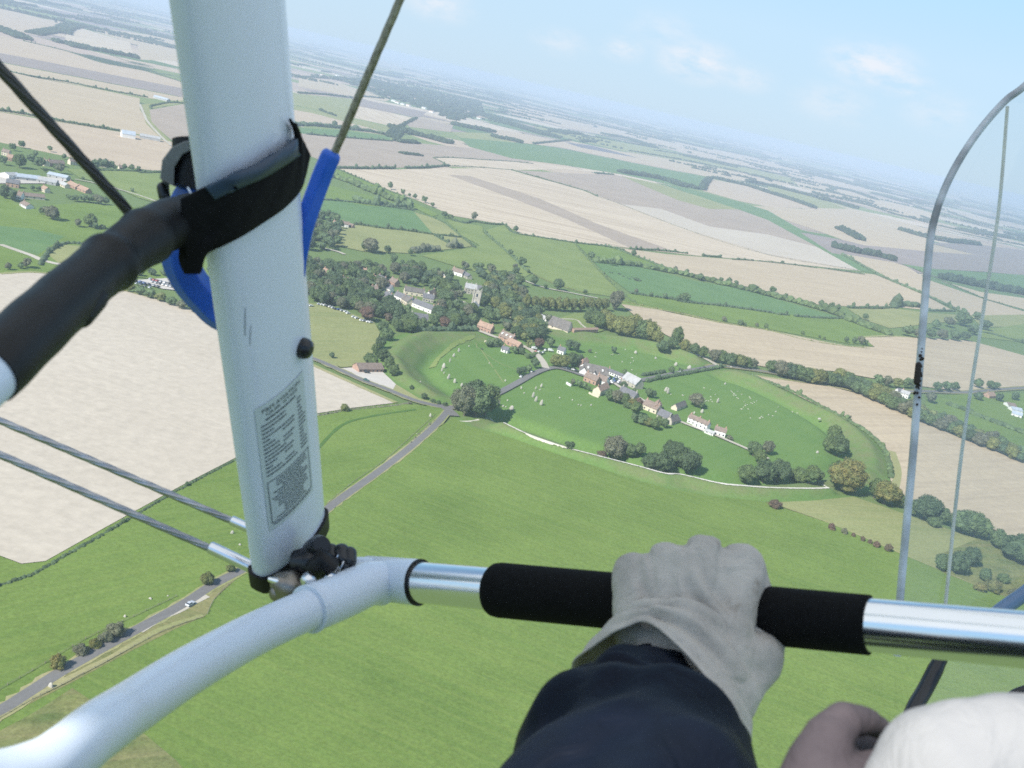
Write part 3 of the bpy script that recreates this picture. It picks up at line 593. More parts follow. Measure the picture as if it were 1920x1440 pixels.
house((1092,703),(1092,694), 7, 3.6, 4.0, 'white', 'thatch', 'white gabled wing at the left front of the thatched pub', 0, 1, name='gabled_wing', cat='house')
house((1112,709),(1116,702), 5, 3.2, 3.0, 'white', 'thatch', 'white gabled porch wing at the middle front of the thatched pub', 0, 1, name='gabled_wing')
house((1140,700),(1167,711), 5, 2.8, 1.6, 'white', 'slate', 'low garage row with black and white doors behind the pub cars', 0, 6, name='garage_row', cat='garage', door=False)
house((1097,713),(1120,722), 8, 4.6, 4.0, 'brick', 'tileb', 'red brick house opposite the thatched pub', 2, 3)
house((1118,716),(1138,723), 9, 4.2, 4.2, 'white', 'tileb', 'brown roofed house with white walls facing the pub car park', 1, 3, hip=.3)
house((1172,717),(1197,730), 10, 4.0, 5.2, 'stone', 'asb', 'pale roofed chapel at the corner of the village car park', 0, 3, name='chapel', cat='chapel')
house((1117,741),(1134,733), 7.5, 4.8, 4.0, 'cream_w', 'tile', 'cream cottage with an orange roof facing the stone arc', 1, 2, name='cottage', cat='cottage')
house((1164,738),(1192,751), 8, 3.4, 4.2, 'stone', 'slate', 'grey roofed cottage half hidden behind the garden trees south of the chapel', 2, 3, name='cottage', cat='cottage')
house((1208,765),(1234,776), 9, 4.4, 4.4, 'cream_w', 'tileb', 'cream and brick farmhouse with chimneys on the south lane', 2, 3, name='farmhouse')
house((1228,775),(1232,765), 7, 4.4, 4.0, 'brick', 'tile', 'orange gabled wing of the farmhouse on the south lane', 0, 1, name='gabled_wing')
house((1236,782),(1256,791), 8, 2.8, 4.0, 'stone', 'slate', 'long grey roofed barn on the south lane', 0, 2, name='barn', cat='barn')
house((1252,795),(1268,790), 7, 2.8, 4.4, 'stone', 'thatch', 'thatched cottage at the lower end of the barn on the south lane', 1, 2, name='cottage', cat='cottage', hip=.5)
house((1263,769),(1281,762), 6, 2.6, 3.4, 'cream_w', 'thatch', 'lone small shed in the pasture east of the south lane', 0, 1, name='shed', cat='shed')
house((1291,791),(1327,807), 6, 5.0, 2.8, 'white', 'tileb', 'long white cottage row beside the south lane', 3, 5, name='cottage_row', cat='cottage')
house((1338,813),(1359,819), 6.5, 4.6, 2.8, 'white', 'tileb', 'shorter white cottage at the lower end of the south lane', 2, 3, name='cottage', cat='cottage')
house((1322,811),(1338,817), 4, 2.2, 1.6, 'white', 'asb', 'low white outhouse between the two white cottages', 0, 2, name='outhouse', cat='shed')
house((897,617),(922,626), 7.5, 5.0, 4.4, 'brick', 'tile', 'red brick cottage row with an orange roof at the village edge', 2, 4, name='cottage_row', cat='cottage')
house((939,637),(962,647), 9.5, 5.2, 5.2, 'brick', 'tileb', 'tall pinkish brick house with three dormers by the village street', 2, 3, dorm=3)
house((953,645),(975,655), 7, 3.6, 3.4, 'brick', 'tile', 'low red tiled house behind the dormer house', 1, 3)
house((941,658),(953,662), 6, 3, 2.6, 'white', 'slate', 'small white cottage at the tip of the village street garden', 1, 2, name='cottage', cat='cottage')
house((1030,613),(1068,628), 11, 2.6, 8.0, 'cream_w', 'thatch', 'great thatched barn with a huge grey roof', 0, 2, name='great_barn', cat='barn', hip=.25)
house((1072,629),(1118,625), 3.5, 2.4, 1.6, 'brick', 'tile', 'long low orange tiled wall building beside the great barn', 0, 4, name='outbuilding', cat='outbuilding', door=False)
house((1013,597),(1027,603), 6, 2.6, 2.6, 'white', 'asb', 'pale shed between the trees left of the great barn', 0, 2, name='shed', cat='shed')
house((1012,607),(1024,611), 5, 2.5, 1.2, 'cream_w', 'asb', 'flat pale store beside the great barn wall', 0, 1, name='store', cat='shed')
house((1046,661),(1058,665), 7, 4, 3.2, 'white', 'slate', 'white gabled house behind the trees at the road bend', 1, 2)
house((948,591),(960,595), 6, 3.4, 3.2, 'cream_w', 'tile', 'small pink roofed cottage buried in the trees above the brick row', 1, 2, name='cottage', cat='cottage')
house((934,568),(942,564), 5, 4, 3.0, 'stone', 'slate', 'small stone lodge right of the church tower', 1, 1, name='lodge')
house((848,513),(868,519), 8, 4.6, 4.0, 'white', 'tileb', 'white house with a tan roof above the church', 1, 3)
house((829,518),(845,524), 6, 2.6, 2.4, 'cream_w', 'asb', 'low pale outbuilding left of the white house above the church', 0, 2, name='outbuilding', cat='outbuilding')
house((868,517),(880,524), 7, 3.4, 3.4, 'stone', 'slate', 'grey roofed stable joined to the white house above the church', 0, 2, name='stable', cat='outbuilding')
house((870,548),(891,552), 9, 7.0, 5.0, 'stone', 'asb', 'large pale stone manor house beside the church', 3, 4, name='manor_house', dorm=0)
house((887,551),(909,556), 9, 7.0, 5.0, 'stone', 'slate', 'dark roofed wing of the stone manor beside the church tower', 2, 4, name='manor_wing')
def church():
    P = GT(889, 582); Q = GT(880, 596); ang = math.atan2(Q[1] - P[1], Q[0] - P[0]); root = empty('church', (P[0], P[1], .1), ang); tag(root, 'pale stone church with a tall square battlemented tower among the trees', 'church'); AVOID.append((P[0], P[1], 22))
    t = MB(); w = 6.4; t.box((0, 0, 9), (w, w, 20)); 
    for z in (7, 13, 18.6): t.box((0, 0, z), (w + .5, w + .5, .35))
    for s1 in (-1, 1):
        for s2 in (-1, 1): t.box((s1 * (w / 2 + .1), s2 * (w / 2 + .1), 9.2), (1.1, 1.1, 20.4))
    tw = t.build('tower', M['stone'], root)
    b = MB()
    for s in (-1, 1):
        for i in range(5): b.box((-w / 2 + .3 + i * (w - .6) / 4, s * w / 2, 19.5), (.8, .4, 1.0)); b.box((s * w / 2, -w / 2 + .3 + i * (w - .6) / 4, 19.5), (.38, .78, .98))
    b.build('battlement', M['stone'], tw)
    for s1 in (-1, 1):
        for s2 in (-1, 1):
            p = MB(); p.tube([(s1 * w / 2, s2 * w / 2, 19), (s1 * w / 2, s2 * w / 2, 20.6), (s1 * w / 2, s2 * w / 2, 22.6)], [.42, .4, .05], 8); p.build('pinnacle', M['stone'], tw)
    for a in range(4):
        c, s = round(math.cos(a * math.pi / 2)), round(math.sin(a * math.pi / 2)); q = MB(); q.box((c * (w / 2 + .05), s * (w / 2 + .05), 15.8), (.3 if c else 1.6, .3 if s else 1.6, 3.2)); q.build('belfry_window', M['glassdark'], tw)
    n = MB(); n.box((12, 0, 3), (18, 8, 8)); n.build('nave', M['stone'], root)
    r = MB(); r.add([(3.3, -4.6, 6.8), (21.3, -4.6, 6.8), (21.3, 4.6, 6.8), (3.3, 4.6, 6.8), (3.3, 0, 10.4), (21.3, 0, 10.4)], [(0, 1, 5, 4), (2, 3, 4, 5), (1, 2, 5), (3, 0, 4), (0, 3, 2, 1)]); r.build('roof', M['asb'], root)
    for i in range(4):
        for s in (-1, 1): q = MB(); q.box((5.5 + i * 4.2, s * 4.03, 3.6), (1.3, .15, 3)); q.build('window', M['glassdark'], root)
    c = MB(); c.box((25, 0, 2), (8, 6, 6)); c.build('chancel', M['stone'], root)
    r = MB(); r.add([(21, -3.5, 4.9), (29.4, -3.5, 4.9), (29.4, 3.5, 4.9), (21, 3.5, 4.9), (21, 0, 7.6), (29.4, 0, 7.6)], [(0, 1, 5, 4), (2, 3, 4, 5), (1, 2, 5), (3, 0, 4), (0, 3, 2, 1)]); r.build('chancel_roof', M['slate'], root)
church()
for q in [((606,516),(620,521),'brick','tile','reddish cottage at the left of the village wood'), ((671,530),(685,534),'white','asb','small white cottage left of the red roofed cottage'),
          ((697,529),(708,532),'cream_w','tile','little red roofed cottage in the middle of the village wood'), ((709,528),(722,534),'brick','slate','grey slate house beside the little red roofed cottage'),
          ((701,539),(717,543),'white','asb','white house below the little red roofed cottage'), ((694,549),(706,551),'white','tileb','white gabled cottage at the lower edge of the village wood houses'),
          ((757,550),(794,556),'cream_w','thatch','long thatched row at the top of the western cottages'), ((742,560),(772,572),'white','slate','white walled slate row at the left of the western cottages'),
          ((776,574),(812,588),'white','slate','biggest slate roofed row of the western cottages with white gables'), ((792,563),(812,567),'stone','slate','grey cottage right of the western cottage rows'),
          ((768,600),(800,605),'stone','slate','broad grey barn roof below the western cottages'),
          ((722,545),(734,549),'white','slate','small white cottage left of the slate rows'), ((733,533),(744,538),'brick','tileb','brown cottage behind the slate rows'), ((757,567),(768,574),'cream_w','thatch','thatched cottage between the slate rows'),
          ((722,560),(733,566),'cream_w','slate','grey cottage at the wood edge left of the slate rows'), ((801,560),(812,556),'white','tileb','small brown roofed cottage at the right end of the long thatched row'), ((676,514),(686,518),'cream_w','tile','orange roofed cottage high in the village wood'),
          ((640,532),(651,537),'white','thatch','pale thatched cottage low in the left of the village wood'), ((818,585),(828,590),'brick','tile','small orange cottage between western cottages and churchyard')]:
    house(q[0], q[1], 8, 4.4, 4.2, q[2], q[3], q[4], 2, 4, dorm=0)
house((666,695),(712,695), 11, 3.2, 3.6, 'brick', 'tileb', 'long brown roofed roadside building on its own gravel yard', 0, 6, name='roadside_hall', cat='building')
# western hamlet and the farms beyond
for i, q in enumerate([((8,334),(30,334),14,5,2.5,'white','asb','bright white factory hall at the left edge of the hamlet'), ((22,334),(74,340),16,4,3,'asb','blue_sheet','long blue grey shed right of the white factory hall'),
          ((70,340),(107,347),14,3.5,3,'asb','asb','pale long shed in the middle of the hamlet yard'), ((92,330),(128,338),14,3.5,2.5,'asb','blue_sheet','wide grey sheet roof at the right of the hamlet yard'),
          ((5,290),(18,293),8,5,3.5,'cream_w','tileb','cream house at the upper left of the hamlet'), ((82,309),(88,312),8,5,3.5,'cream_w','tileb','cream gabled house in the middle of the hamlet trees'),
          ((90,310),(118,312),9,4.5,4,'brick','tileb','long brown terrace in the hamlet trees'), ((129,308),(142,309),8,5,4,'cream_w','tileb','pale gabled house beside the thick wire in the hamlet'),
          ((183,312),(198,314),8,4.5,4,'cream_w','tile','pinkish house in the tree clump right of the hamlet'), ((222,317),(231,318),6,3,3,'cream_w','tileb','small cream lodge at the end of the hamlet hedge'),
          ((14,300),(24,302),8,4.5,4,'brick','tile','orange brick house at the upper left of the hamlet'), ((12,348),(36,352),10,5,4,'brick','slate','grey roofed terrace below the white factory hall'),
          ((33,372),(42,374),9,4.5,4,'white','tileb','white gable end of the lower bungalow in the hamlet'), ((42,370),(82,374),9,3,3,'cream_w','tileb','long brown bungalow row low in the hamlet'),
          ((44,386),(56,392),9,3,3,'white','tileb','lowest bungalow at the hamlet edge with a white wall'), ((131,348),(147,356),9,3,3.5,'brick','tile','pinkish tiled barn right of the hamlet'),
          ((147,355),(166,363),9,3,3.5,'brick','tile','orange tiled barn at the far right of the hamlet'), ((81,358),(89,362),7,4,3,'cream_w','tile','small orange cottage in the hamlet gardens'),
          ((115,348),(126,353),7,3,3,'cream_w','asb','pale store beside the pinkish tiled barn')]):
    house(q[0], q[1], q[2], q[3], q[4], q[5], q[6], q[7], 1 if q[2] < 10 else 0, 3, door=False)
house((227,256),(252,260), 16, 6, 5, 'white', 'blue_sheet', 'pale blue farm hangar in the stubble beyond the hamlet', 0, 0, name='farm_hangar', cat='barn', door=False)
house((262,258),(300,265), 12, 4, 3, 'asb', 'asb', 'long grey farm shed right of the blue farm hangar', 0, 0, name='farm_shed', cat='barn', door=False)
house((290,184),(316,191), 12, 4, 3, 'asb', 'blue_sheet', 'grey shed on the distant farm near the strut', 0, 0, name='farm_shed', cat='barn', door=False)
house((640,425),(652,427), 8, 5, 3.5, 'white', 'tileb', 'white gabled house by the wood beside the blue sleeve', 1, 2); house((624,423),(633,425), 8, 4, 3.5, 'brick', 'tile', 'orange roofed house left of the white gabled house by the wood', 1, 2)
house((588,405),(596,407), 8, 4, 3.5, 'cream_w', 'tile', 'cream house close under the blue sleeve', 1, 2); house((652,425),(662,428), 7, 3, 3, 'brick', 'tileb', 'brown house right of the white gabled house by the wood', 1, 2)
house((1680,738),(1690,740), 9, 4, 3, 'white', 'slate', 'left white house beside the windscreen edge', 0, 2); house((1688,742),(1703,747), 10, 5, 3, 'white', 'asb', 'right white house touching the windscreen edge', 1, 3)
house((1848,746),(1860,746), 9, 4, 4, 'brick', 'tile', 'pinkish house beyond the windscreen by the road', 1, 2)
for q in [((1893,770),(1912,774),'glass-like pale shed at the far right'), ((1896,778),(1915,784),'lower white shed at the far right'), ((1885,762),(1900,765),'brown roofed shed at the far right')]:
    house(q[0], q[1], 12, 3.5, 2.5, 'white', 'blue_sheet' if 'brown' not in q[2] else 'tileb', q[2], 0, 2, name='shed', cat='shed', door=False)
for i, (x, y) in enumerate([(742,193),(752,196),(762,198),(792,203),(806,210),(850,205),(895,222),(630,142),(602,141),(735,190)]):
    house((x, y), (x + 7, y + 2), 14, 6, 4, 'white', 'asb' if i % 2 else 'tile', 'far white building in the wooded town beyond the wire', 0, 0, door=False, group='buildings of the far wooded town')

# ------------------------------------------------------------------ single trees and rows
trees([(870,783,60,'dull'),(891,786,66,'green'),(909,781,66,'green'),(856,772,44,'dull'),(884,770,62,'dark')], 'big tree of the clump at the road junction', 'clump at the road junction', shape='round', wx=.9)
trees([(1151,852,50,'dull'),(1178,856,32),(1196,858,31)], 'tree of the trio above the chalk path', 'trio above the chalk path')
trees([(1220,874,42),(1241,880,50),(1266,876,48),(1290,885,50),(1254,866,44)], 'tree of the dark clump beside the chalk path', 'dark clump beside the chalk path', 'dark')
trees([(1130,844,13)], 'small dark bush at the foot of the trio', None, 'copper', 'bush')
trees([(1411,857,32),(1437,853,28,'dull'),(1399,898,43),(1431,902,50,'dark'),(1460,898,50,'dark'),(1420,870,30)], 'tree of the clump in the south of the henge', 'clump in the south of the henge', 'green')
trees([(1498,905,30,'green','bush'),(1516,910,42,'green'),(1532,905,26)], 'low tree at the end of the chalk path', 'low trees at the end of the chalk path')
trees([(1583,927,66,'autumn','broad'),(1566,912,50)], 'tree with yellowing crown beside the path end', 'yellowing trees beside the path end')
trees([(1638,936,42),(1656,948,48,'autumn','broad'),(1682,952,30),(1730,978,52,'dark','broad'),(1708,968,34),(1765,985,36),(1750,990,22,'green','bush')], 'tree of the row between olive meadow and stubble', 'row between olive meadow and stubble')
trees([(1800,1003,50,'green','broad'),(1825,1010,52,'green','broad'),(1865,1030,42),(1902,1057,56,'dark','broad'),(1885,1040,40),(1925,1060,56,'green','broad')], 'large tree behind the windscreen', 'large trees behind the windscreen')
trees([(1762,1073,38),(1792,1080,50,'dark'),(1815,1064,42,'dark'),(1842,1092,30),(1858,1112,28,'autumn','bush'),(1880,1095,20,'green','bush'),(1900,1120,18,'dull','bush'),(1835,1110,20,'autumn','bush')], 'tree of the lower thicket behind the windscreen', 'lower thicket behind the windscreen')
trees([(1560,832,38,'green'),(1568,858,46,'dark'),(1553,850,34),(1577,850,28,'dark')], 'tree on the eastern bank of the henge', 'trees on the eastern bank')
trees([(1303,763,26,'dull','broad'),(1312,767,18)], 'tree beside the lone shed', 'trees beside the lone shed')
trees([(1214,746,19),(1222,747,17,'dark')], 'round tree of the pair behind the farmhouse', 'pair behind the farmhouse')
trees([(1452,955,19)], 'brown bush alone on the meadow edge', None, 'copper', 'bush'); trees([(1064,855,15)], 'lone dark bush below the chalk path', None, 'dark', 'bush')
trees([(1557,995,15),(1582,1003,14,'dull'),(1599,1008,9),(1616,1016,11),(1630,1021,10),(1642,1028,14),(1664,1036,17)], 'russet bush in the line across the meadow', 'russet bushes across the meadow', 'copper', 'bush', wx=.72)
trees([(1043,584,28),(1058,585,28),(1073,585,28),(1088,585,28),(1103,584,28),(1118,584,28),(1132,584,27),(985,579,28),(1000,581,28),(1015,582,28),(1029,583,28)], 'tree of the straight lime avenue', 'straight lime avenue', 'olive', 'tall', wx=1.25)
trees([(1151,583,40)], 'tall brownish tree at the right end of the lime avenue', None, 'dull', 'round', wx=.8)
trees([(1103,609,36),(1117,617,36),(1141,622,34,'olive'),(1130,612,34,'olive'),(1160,630,40,'olive'),(1176,636,42,'olive'),(1197,641,44),(1214,645,46,'olive'),(1213,620,24,'dull','tall'),(1229,649,26,'olive'),(1243,652,26),(1264,659,48,'green','tall'),(1256,656,24),(1281,663,26,'olive'),(1300,668,26),(1316,673,26),(1185,628,40,'olive')], 'tree of the belt along the northern bank', 'belt along the northern bank')
trees([(1338,680,26,'dull'),(1350,683,28),(1367,687,28),(1384,690,27,'olive'),(1398,692,24),(1410,693,22,'dull')], 'tree of the dense row by the road fork', 'dense row by the road fork', wx=1.1)
trees([(1445,700,27),(1463,709,33,'dull'),(1478,713,34,'dark'),(1493,716,35),(1508,719,33),(1520,721,32,'olive'),(1534,723,32,'autumn'),(1549,724,30),(1562,726,28,'dark')], 'tree of the belt beyond the pale stubble', 'belt beyond the pale stubble', wx=1.1)
belt = [(1575,726),(1592,732),(1608,739),(1624,747),(1640,753),(1656,760),(1673,768),(1690,777),(1708,785),(1726,792),(1744,799),(1762,807),(1780,814),(1798,821),(1816,829),(1835,837),(1855,845),(1875,853),(1895,861),(1915,869)]
for i, (x, y) in enumerate(belt):
    for dy, hh in ((0, 25), (-13, 24)):
        tree_at(GT(x + random.uniform(-3, 3), y + dy), (hh + random.uniform(-3, 4)) * mpp(x, y), random.choice(['green', 'dark', 'olive', 'dull']), 'broad', 'bushy tree in the long double belt running behind the windscreen', 'long double belt running behind the windscreen')
trees([(1645,724,23),(1662,727,23,'dull'),(1680,729,22,'olive'),(1697,729,22),(1711,729,20,'dark')], 'tree of the row behind the white houses', 'row behind the white houses', wx=1.1)
trees([(1755,735,20),(1772,735,21),(1788,734,19),(1831,729,20),(1855,731,18),(1866,731,16)], 'tree on the far roadside beyond the windscreen', 'far roadside trees beyond the windscreen', wx=1.15)
trees([(1742,757,23,'dull'),(1832,752,18,'dark'),(1872,754,18,'dark'),(1902,752,18)], 'tree by the pinkish house', 'trees by the pinkish house', wx=1.15)
trees([(1700,632,22),(1720,636,22,'dull'),(1742,637,22),(1764,638,22,'dull'),(1788,640,22),(1808,640,20,'dark'),(1822,628,22,'dark'),(1803,612,26),(1777,614,20,'dull'),(1752,617,18),(1846,620,22,'dark'),(1830,600,16)], 'tree of the grey green copse crossed by the windscreen edge', 'grey green copse crossed by the windscreen edge', shape='broad')
trees([(716,626,26),(724,640,26),(712,655,26,'dark'),(703,667,24),(716,680,28,'dark'),(699,690,24),(727,695,28),(737,706,24),(690,684,24)], 'tree of the dark line on the western bank', 'dark line on the western bank', 'green')
trees([(687,602,27,'copper','broad')], 'big copper beech beside the parked cars', None); trees([(726,608,22,'copper')], 'smaller copper beech right of the big one', None)
trees([(690,581,17,'olive'),(700,580,15,'olive')], 'yellow green tree behind the copper beech', 'yellow green trees behind the copper beech')
trees([(765,624,28,'green','broad'),(790,620,26),(812,612,26),(832,617,24,'copper'),(850,615,30),(868,617,28,'dark'),(884,612,26)], 'tree behind the hedge at the north west bank', 'trees behind the north west hedge')
trees([(731,356,15),(754,366,12),(767,370,8),(777,374,11),(795,381,14),(810,389,10)], 'hedgerow tree below the striped stubble', 'hedgerow trees below the striped stubble')
trees([(832,409,14),(845,411,9,'green','bush'),(887,415,18,'dull'),(966,436,13)], 'tree at the lower corner of the striped stubble', 'trees at the lower corner of the striped stubble')
trees([(693,474,28,'dull','broad'),(683,472,20),(725,476,17,'dark')], 'tree in the pale meadow', 'trees in the pale meadow')
trees([(737,496,21),(754,499,12,'dark'),(768,480,14)], 'tree on the meadow edge north of the village', 'trees on the meadow edge north of the village')
trees([(956,480,13),(977,501,20),(990,513,9),(999,537,21),(1021,542,11),(1045,545,24),(1096,553,11)], 'tree along the diagonal hedge', 'trees along the diagonal hedge')
trees([(1107,488,17),(1120,490,10),(1147,499,15),(1187,481,13),(1265,511,12,'dull'),(1286,516,12),(1311,527,15),(1350,532,13),(1365,534,14),(1379,537,12),(1447,552,16),(1472,560,11),(1538,575,13),(1558,580,14),(1570,584,14)], 'tree standing up from the long wooded hedge', 'trees of the long wooded hedge')
trees([(1192,552,11,'dull'),(1220,557,10),(1245,561,11),(1282,567,19,'green','bush'),(1270,566,12)], 'tree on the short hedge between the two green fields', 'trees between the two green fields')
trees([(1357,603,10,'dull','bush'),(1387,611,12),(1395,612,8),(1418,613,8,'dull','bush'),(1435,616,10),(1504,628,8),(1536,634,6),(1545,637,6)], 'scattered shrub in the lower green field', 'shrubs in the lower green field', shape='bush', wx=.7)
trees([(1600,645,14),(1612,647,18,'dull'),(1585,643,13),(1622,648,12)], 'tree of the clump at the stubble corner', 'clump at the stubble corner')
trees([(1621,601,14)], 'single tree at the tip of the green field', None)
trees([(1149,663,14,'dark')], 'lone round tree in the northern pasture', None); trees([(1105,662,8,'dull')], 'tiny tree in the northern pasture left of the lone round one', None)
trees([(1257,701,15),(1275,700,11,'dark'),(1170,707,15),(1237,699,7)], 'tree by the road east of the pub', 'trees by the road east of the pub')
trees([(971,705,17,'dark'),(980,703,17,'dark'),(990,699,16),(1001,692,21,'dark')], 'dark roadside tree of the short row', 'short dark row by the road')
trees([(1040,689,26,'olive'),(1054,692,28,'olive'),(1072,688,28,'dark'),(1086,681,18,'dark'),(1066,657,22,'dark'),(1078,661,22,'dark')], 'tree left of the thatched pub', 'trees left of the thatched pub')
trees([(918,650,20,'green','broad'),(932,652,20,'green','broad'),(963,664,16),(975,664,12,'green','bush'),(991,654,19,'olive'),(1008,656,24,'copper'),(1030,652,20,'green')], 'garden tree beside the village street', 'garden trees beside the village street')
trees([(1073,724,14,'dull'),(1084,727,15),(1094,730,14),(1103,733,10)], 'garden tree left of the red brick house', 'garden trees left of the brick house')
trees([(1140,752,24),(1154,757,26,'dull'),(1168,760,25),(1182,763,18,'autumn','bush'),(1175,765,12,'green','bush'),(1196,760,14,'copper','bush')], 'garden tree below the chapel', 'garden trees below the chapel')
trees([(1190,779,28,'green'),(1187,793,20),(1205,796,20,'green','bush'),(1226,807,24),(1244,803,20),(1215,800,18,'olive','bush'),(1235,796,16,'green','bush')], 'tree of the thicket below the farmhouse', 'thicket below the farmhouse')
trees([(1168,731,17,'dark'),(1188,737,10)], 'dark tree at the chapel wall', 'dark trees at the chapel wall')
trees([(1367,825,9,'dull','bush')], 'low bush right of the shorter white cottage', None); trees([(1590,788,11,'dull')], 'thin tree on the hedge of the eastern bank', None)
trees([(771,730,8),(795,749,13),(811,757,10),(822,760,10),(834,763,10)], 'bush along the foot of the western bank', 'bushes along the foot of the western bank', 'dark', 'bush', wx=.8)
trees([(621,673,13,'dark')], 'single dark tree beside the main road', None)
trees([(108,1257,34,'autumn'),(151,1231,27,'dull'),(177,1218,22,'autumn'),(196,1207,26,'dull'),(216,1196,32,'dull')], 'roadside bush of the lower left group', 'roadside bushes of the lower left group', 'dull', 'bush', wx=.75)
trees([(387,1099,27,'autumn'),(431,1076,21,'autumn')], 'round brownish bush of the pair on the verge near the strut', 'pair of bushes on the verge', 'autumn', 'round', wx=1.1)
trees([(645,773,17,'olive')], 'round olive bush at the corner of the white stubble', None, 'olive', 'bush', wx=.75)
trees([(23,283,15),(40,278,15),(36,316,28),(57,308,20),(74,318,24),(93,285,12),(111,326,20,'dull'),(8,374,28,'dark'),(22,378,24,'dark'),(6,310,18,'dark'),(120,300,12),(66,296,14),(84,324,10),(103,318,12)], 'tree of the hamlet at the left edge', 'trees of the hamlet', 'green')
trees([(97,414,28,'dull'),(80,404,18),(88,408,22,'dull')], 'tree of the clump casting a long shadow', 'clump casting a long shadow', 'green')
trees([(145,427,17,'dull'),(167,428,28),(178,431,15),(192,430,9,'green','bush')], 'tree alone in the left meadow group', 'left meadow group')
trees([(155,339,8),(247,361,9)], 'small tree beside the field track', 'small trees beside the field track')
trees([(178,318,20),(192,318,22,'dark'),(206,319,18),(233,320,13),(246,321,13),(259,322,11),(214,320,12)], 'tree of the hedge line right of the hamlet', 'trees right of the hamlet')
trees([(140,378,14),(155,379,16),(170,381,18),(183,384,20,'dull'),(197,385,16),(128,374,10),(60,358,10,'dark'),(72,358,9,'dark')], 'tree in the gardens below the hamlet', 'garden trees below the hamlet', shape='broad')
trees([(50,504,22,'dull'),(38,506,14),(15,508,16,'dull')], 'tree by the left stretch of road', 'trees by the left stretch of road')
trees([(225,541,15),(243,549,18,'olive'),(262,555,20),(281,561,20),(300,567,20,'olive'),(320,574,20),(340,581,20,'dull'),(360,587,20),(380,593,18)], 'tree between the car park and the white stubble', 'belt between car park and white stubble', shape='broad')
trees([(240,521,12,'dark'),(262,519,14),(284,518,16,'dark'),(306,518,14),(328,518,13,'dark'),(350,516,13),(395,513,16,'dark')], 'tree behind the car park', 'trees behind the car park', shape='broad')
# ------------------------------------------------------------------ woods of the village
MIX = (('green', 'round'), ('dark', 'round'), ('green', 'broad'), ('dark', 'broad'), ('dull', 'round'))
wood([(572,500),(640,505),(700,505),(735,535),(690,555),(740,575),(735,595),(700,596),(640,582),(575,562)], 7.5, 12, 'tree in the dense wood right of the white strut', 'dense wood right of the strut', MIX, 110)
wood([(572,420),(600,405),(640,418),(632,470),(575,470)], 11, 13, 'tree in the wood under the blue sleeve', 'wood under the blue sleeve', MIX, 40)
wood([(735,510),(790,505),(850,528),(862,560),(830,575),(790,540),(750,530)], 10, 12, 'tree in the gardens left of the church', 'gardens left of the church', MIX, 40)
wood([(905,545),(945,520),(985,545),(975,600),(1010,590),(1030,600),(1010,640),(975,640),(930,615),(895,600),(860,600),(870,580),(900,590)], 7.5, 12, 'tree in the wood right of the church tower', 'wood right of the church tower', MIX + (('olive', 'round'),), 90)
wood([(800,512),(840,505),(880,500),(940,510),(970,500),(985,520),(940,530),(905,528),(850,508)], 9, 10, 'tree in the belt behind the church', 'belt behind the church', MIX, 18)
wood([(812,585),(850,578),(885,590),(890,612),(850,612),(815,605)], 9, 11, 'tree in the churchyard below the tower', 'churchyard below the tower', MIX, 12)
wood([(735,590),(765,585),(780,615),(745,625),(735,610)], 9, 11, 'tree in the corner by the western cottages', 'corner by the western cottages', MIX, 8)
plant_all()
# ------------------------------------------------------------------ hedges and far woods
def strip(pts, h, w, name, label, cat, leaf='dark', group=None, kind=None, step=None, gap=0.0, sub=None, q=0):
    """Continuous run of leafy lumps along a traced line."""
    P = catmull([GT(*p) for p in pts], 6); dist = np.linalg.norm(P[0] - CAMP)
    px = dist / FPX; step = step or max(w * .55, h * .5, px * 1.6); sub = sub if sub is not None else (2 if dist < 1300 else 1)
    mb = MB(); acc = 0; last = P[0]
    for a, b in zip(P[:-1], P[1:]):
        L = np.linalg.norm((b - a)[:2]); n = max(1, int(round(L / step)))
        t = (b - a) / (L + 1e-9); nn = np.array([-t[1], t[0], 0])
        for k in range(n):
            p = a + (b - a) * (k + RNG.uniform(0, .6)) / n
            if gap and RNG.uniform() < gap: continue
            rows = max(1, int(round(w / (h * 1.3))))
            for r in range(rows):
                off = (r - (rows - 1) / 2) * w / rows + RNG.uniform(-.2, .2) * w / rows; hh = h * RNG.uniform(.68, 1.18) * (RNG.uniform(1.5, 2.3) if cat == 'hedge' and RNG.uniform() < .07 else 1); rr = max(step * .62, w / rows * .62) * RNG.uniform(.85, 1.2)
                c = p + nn * off; zb = hz(c[0], c[1])
                lump(mb, (c[0], c[1], zb + hh * .45), (rr, rr, hh * .58), sub, .2)
                if q: leaves(mb, (c[0], c[1], zb + hh * .5), (rr, rr, hh * .55), q, max(.35, px * .8))
    o = mb.build(name, LM[leaf]); tag(o, label, cat, group, kind); return o
HG = 'hedges between the fields'
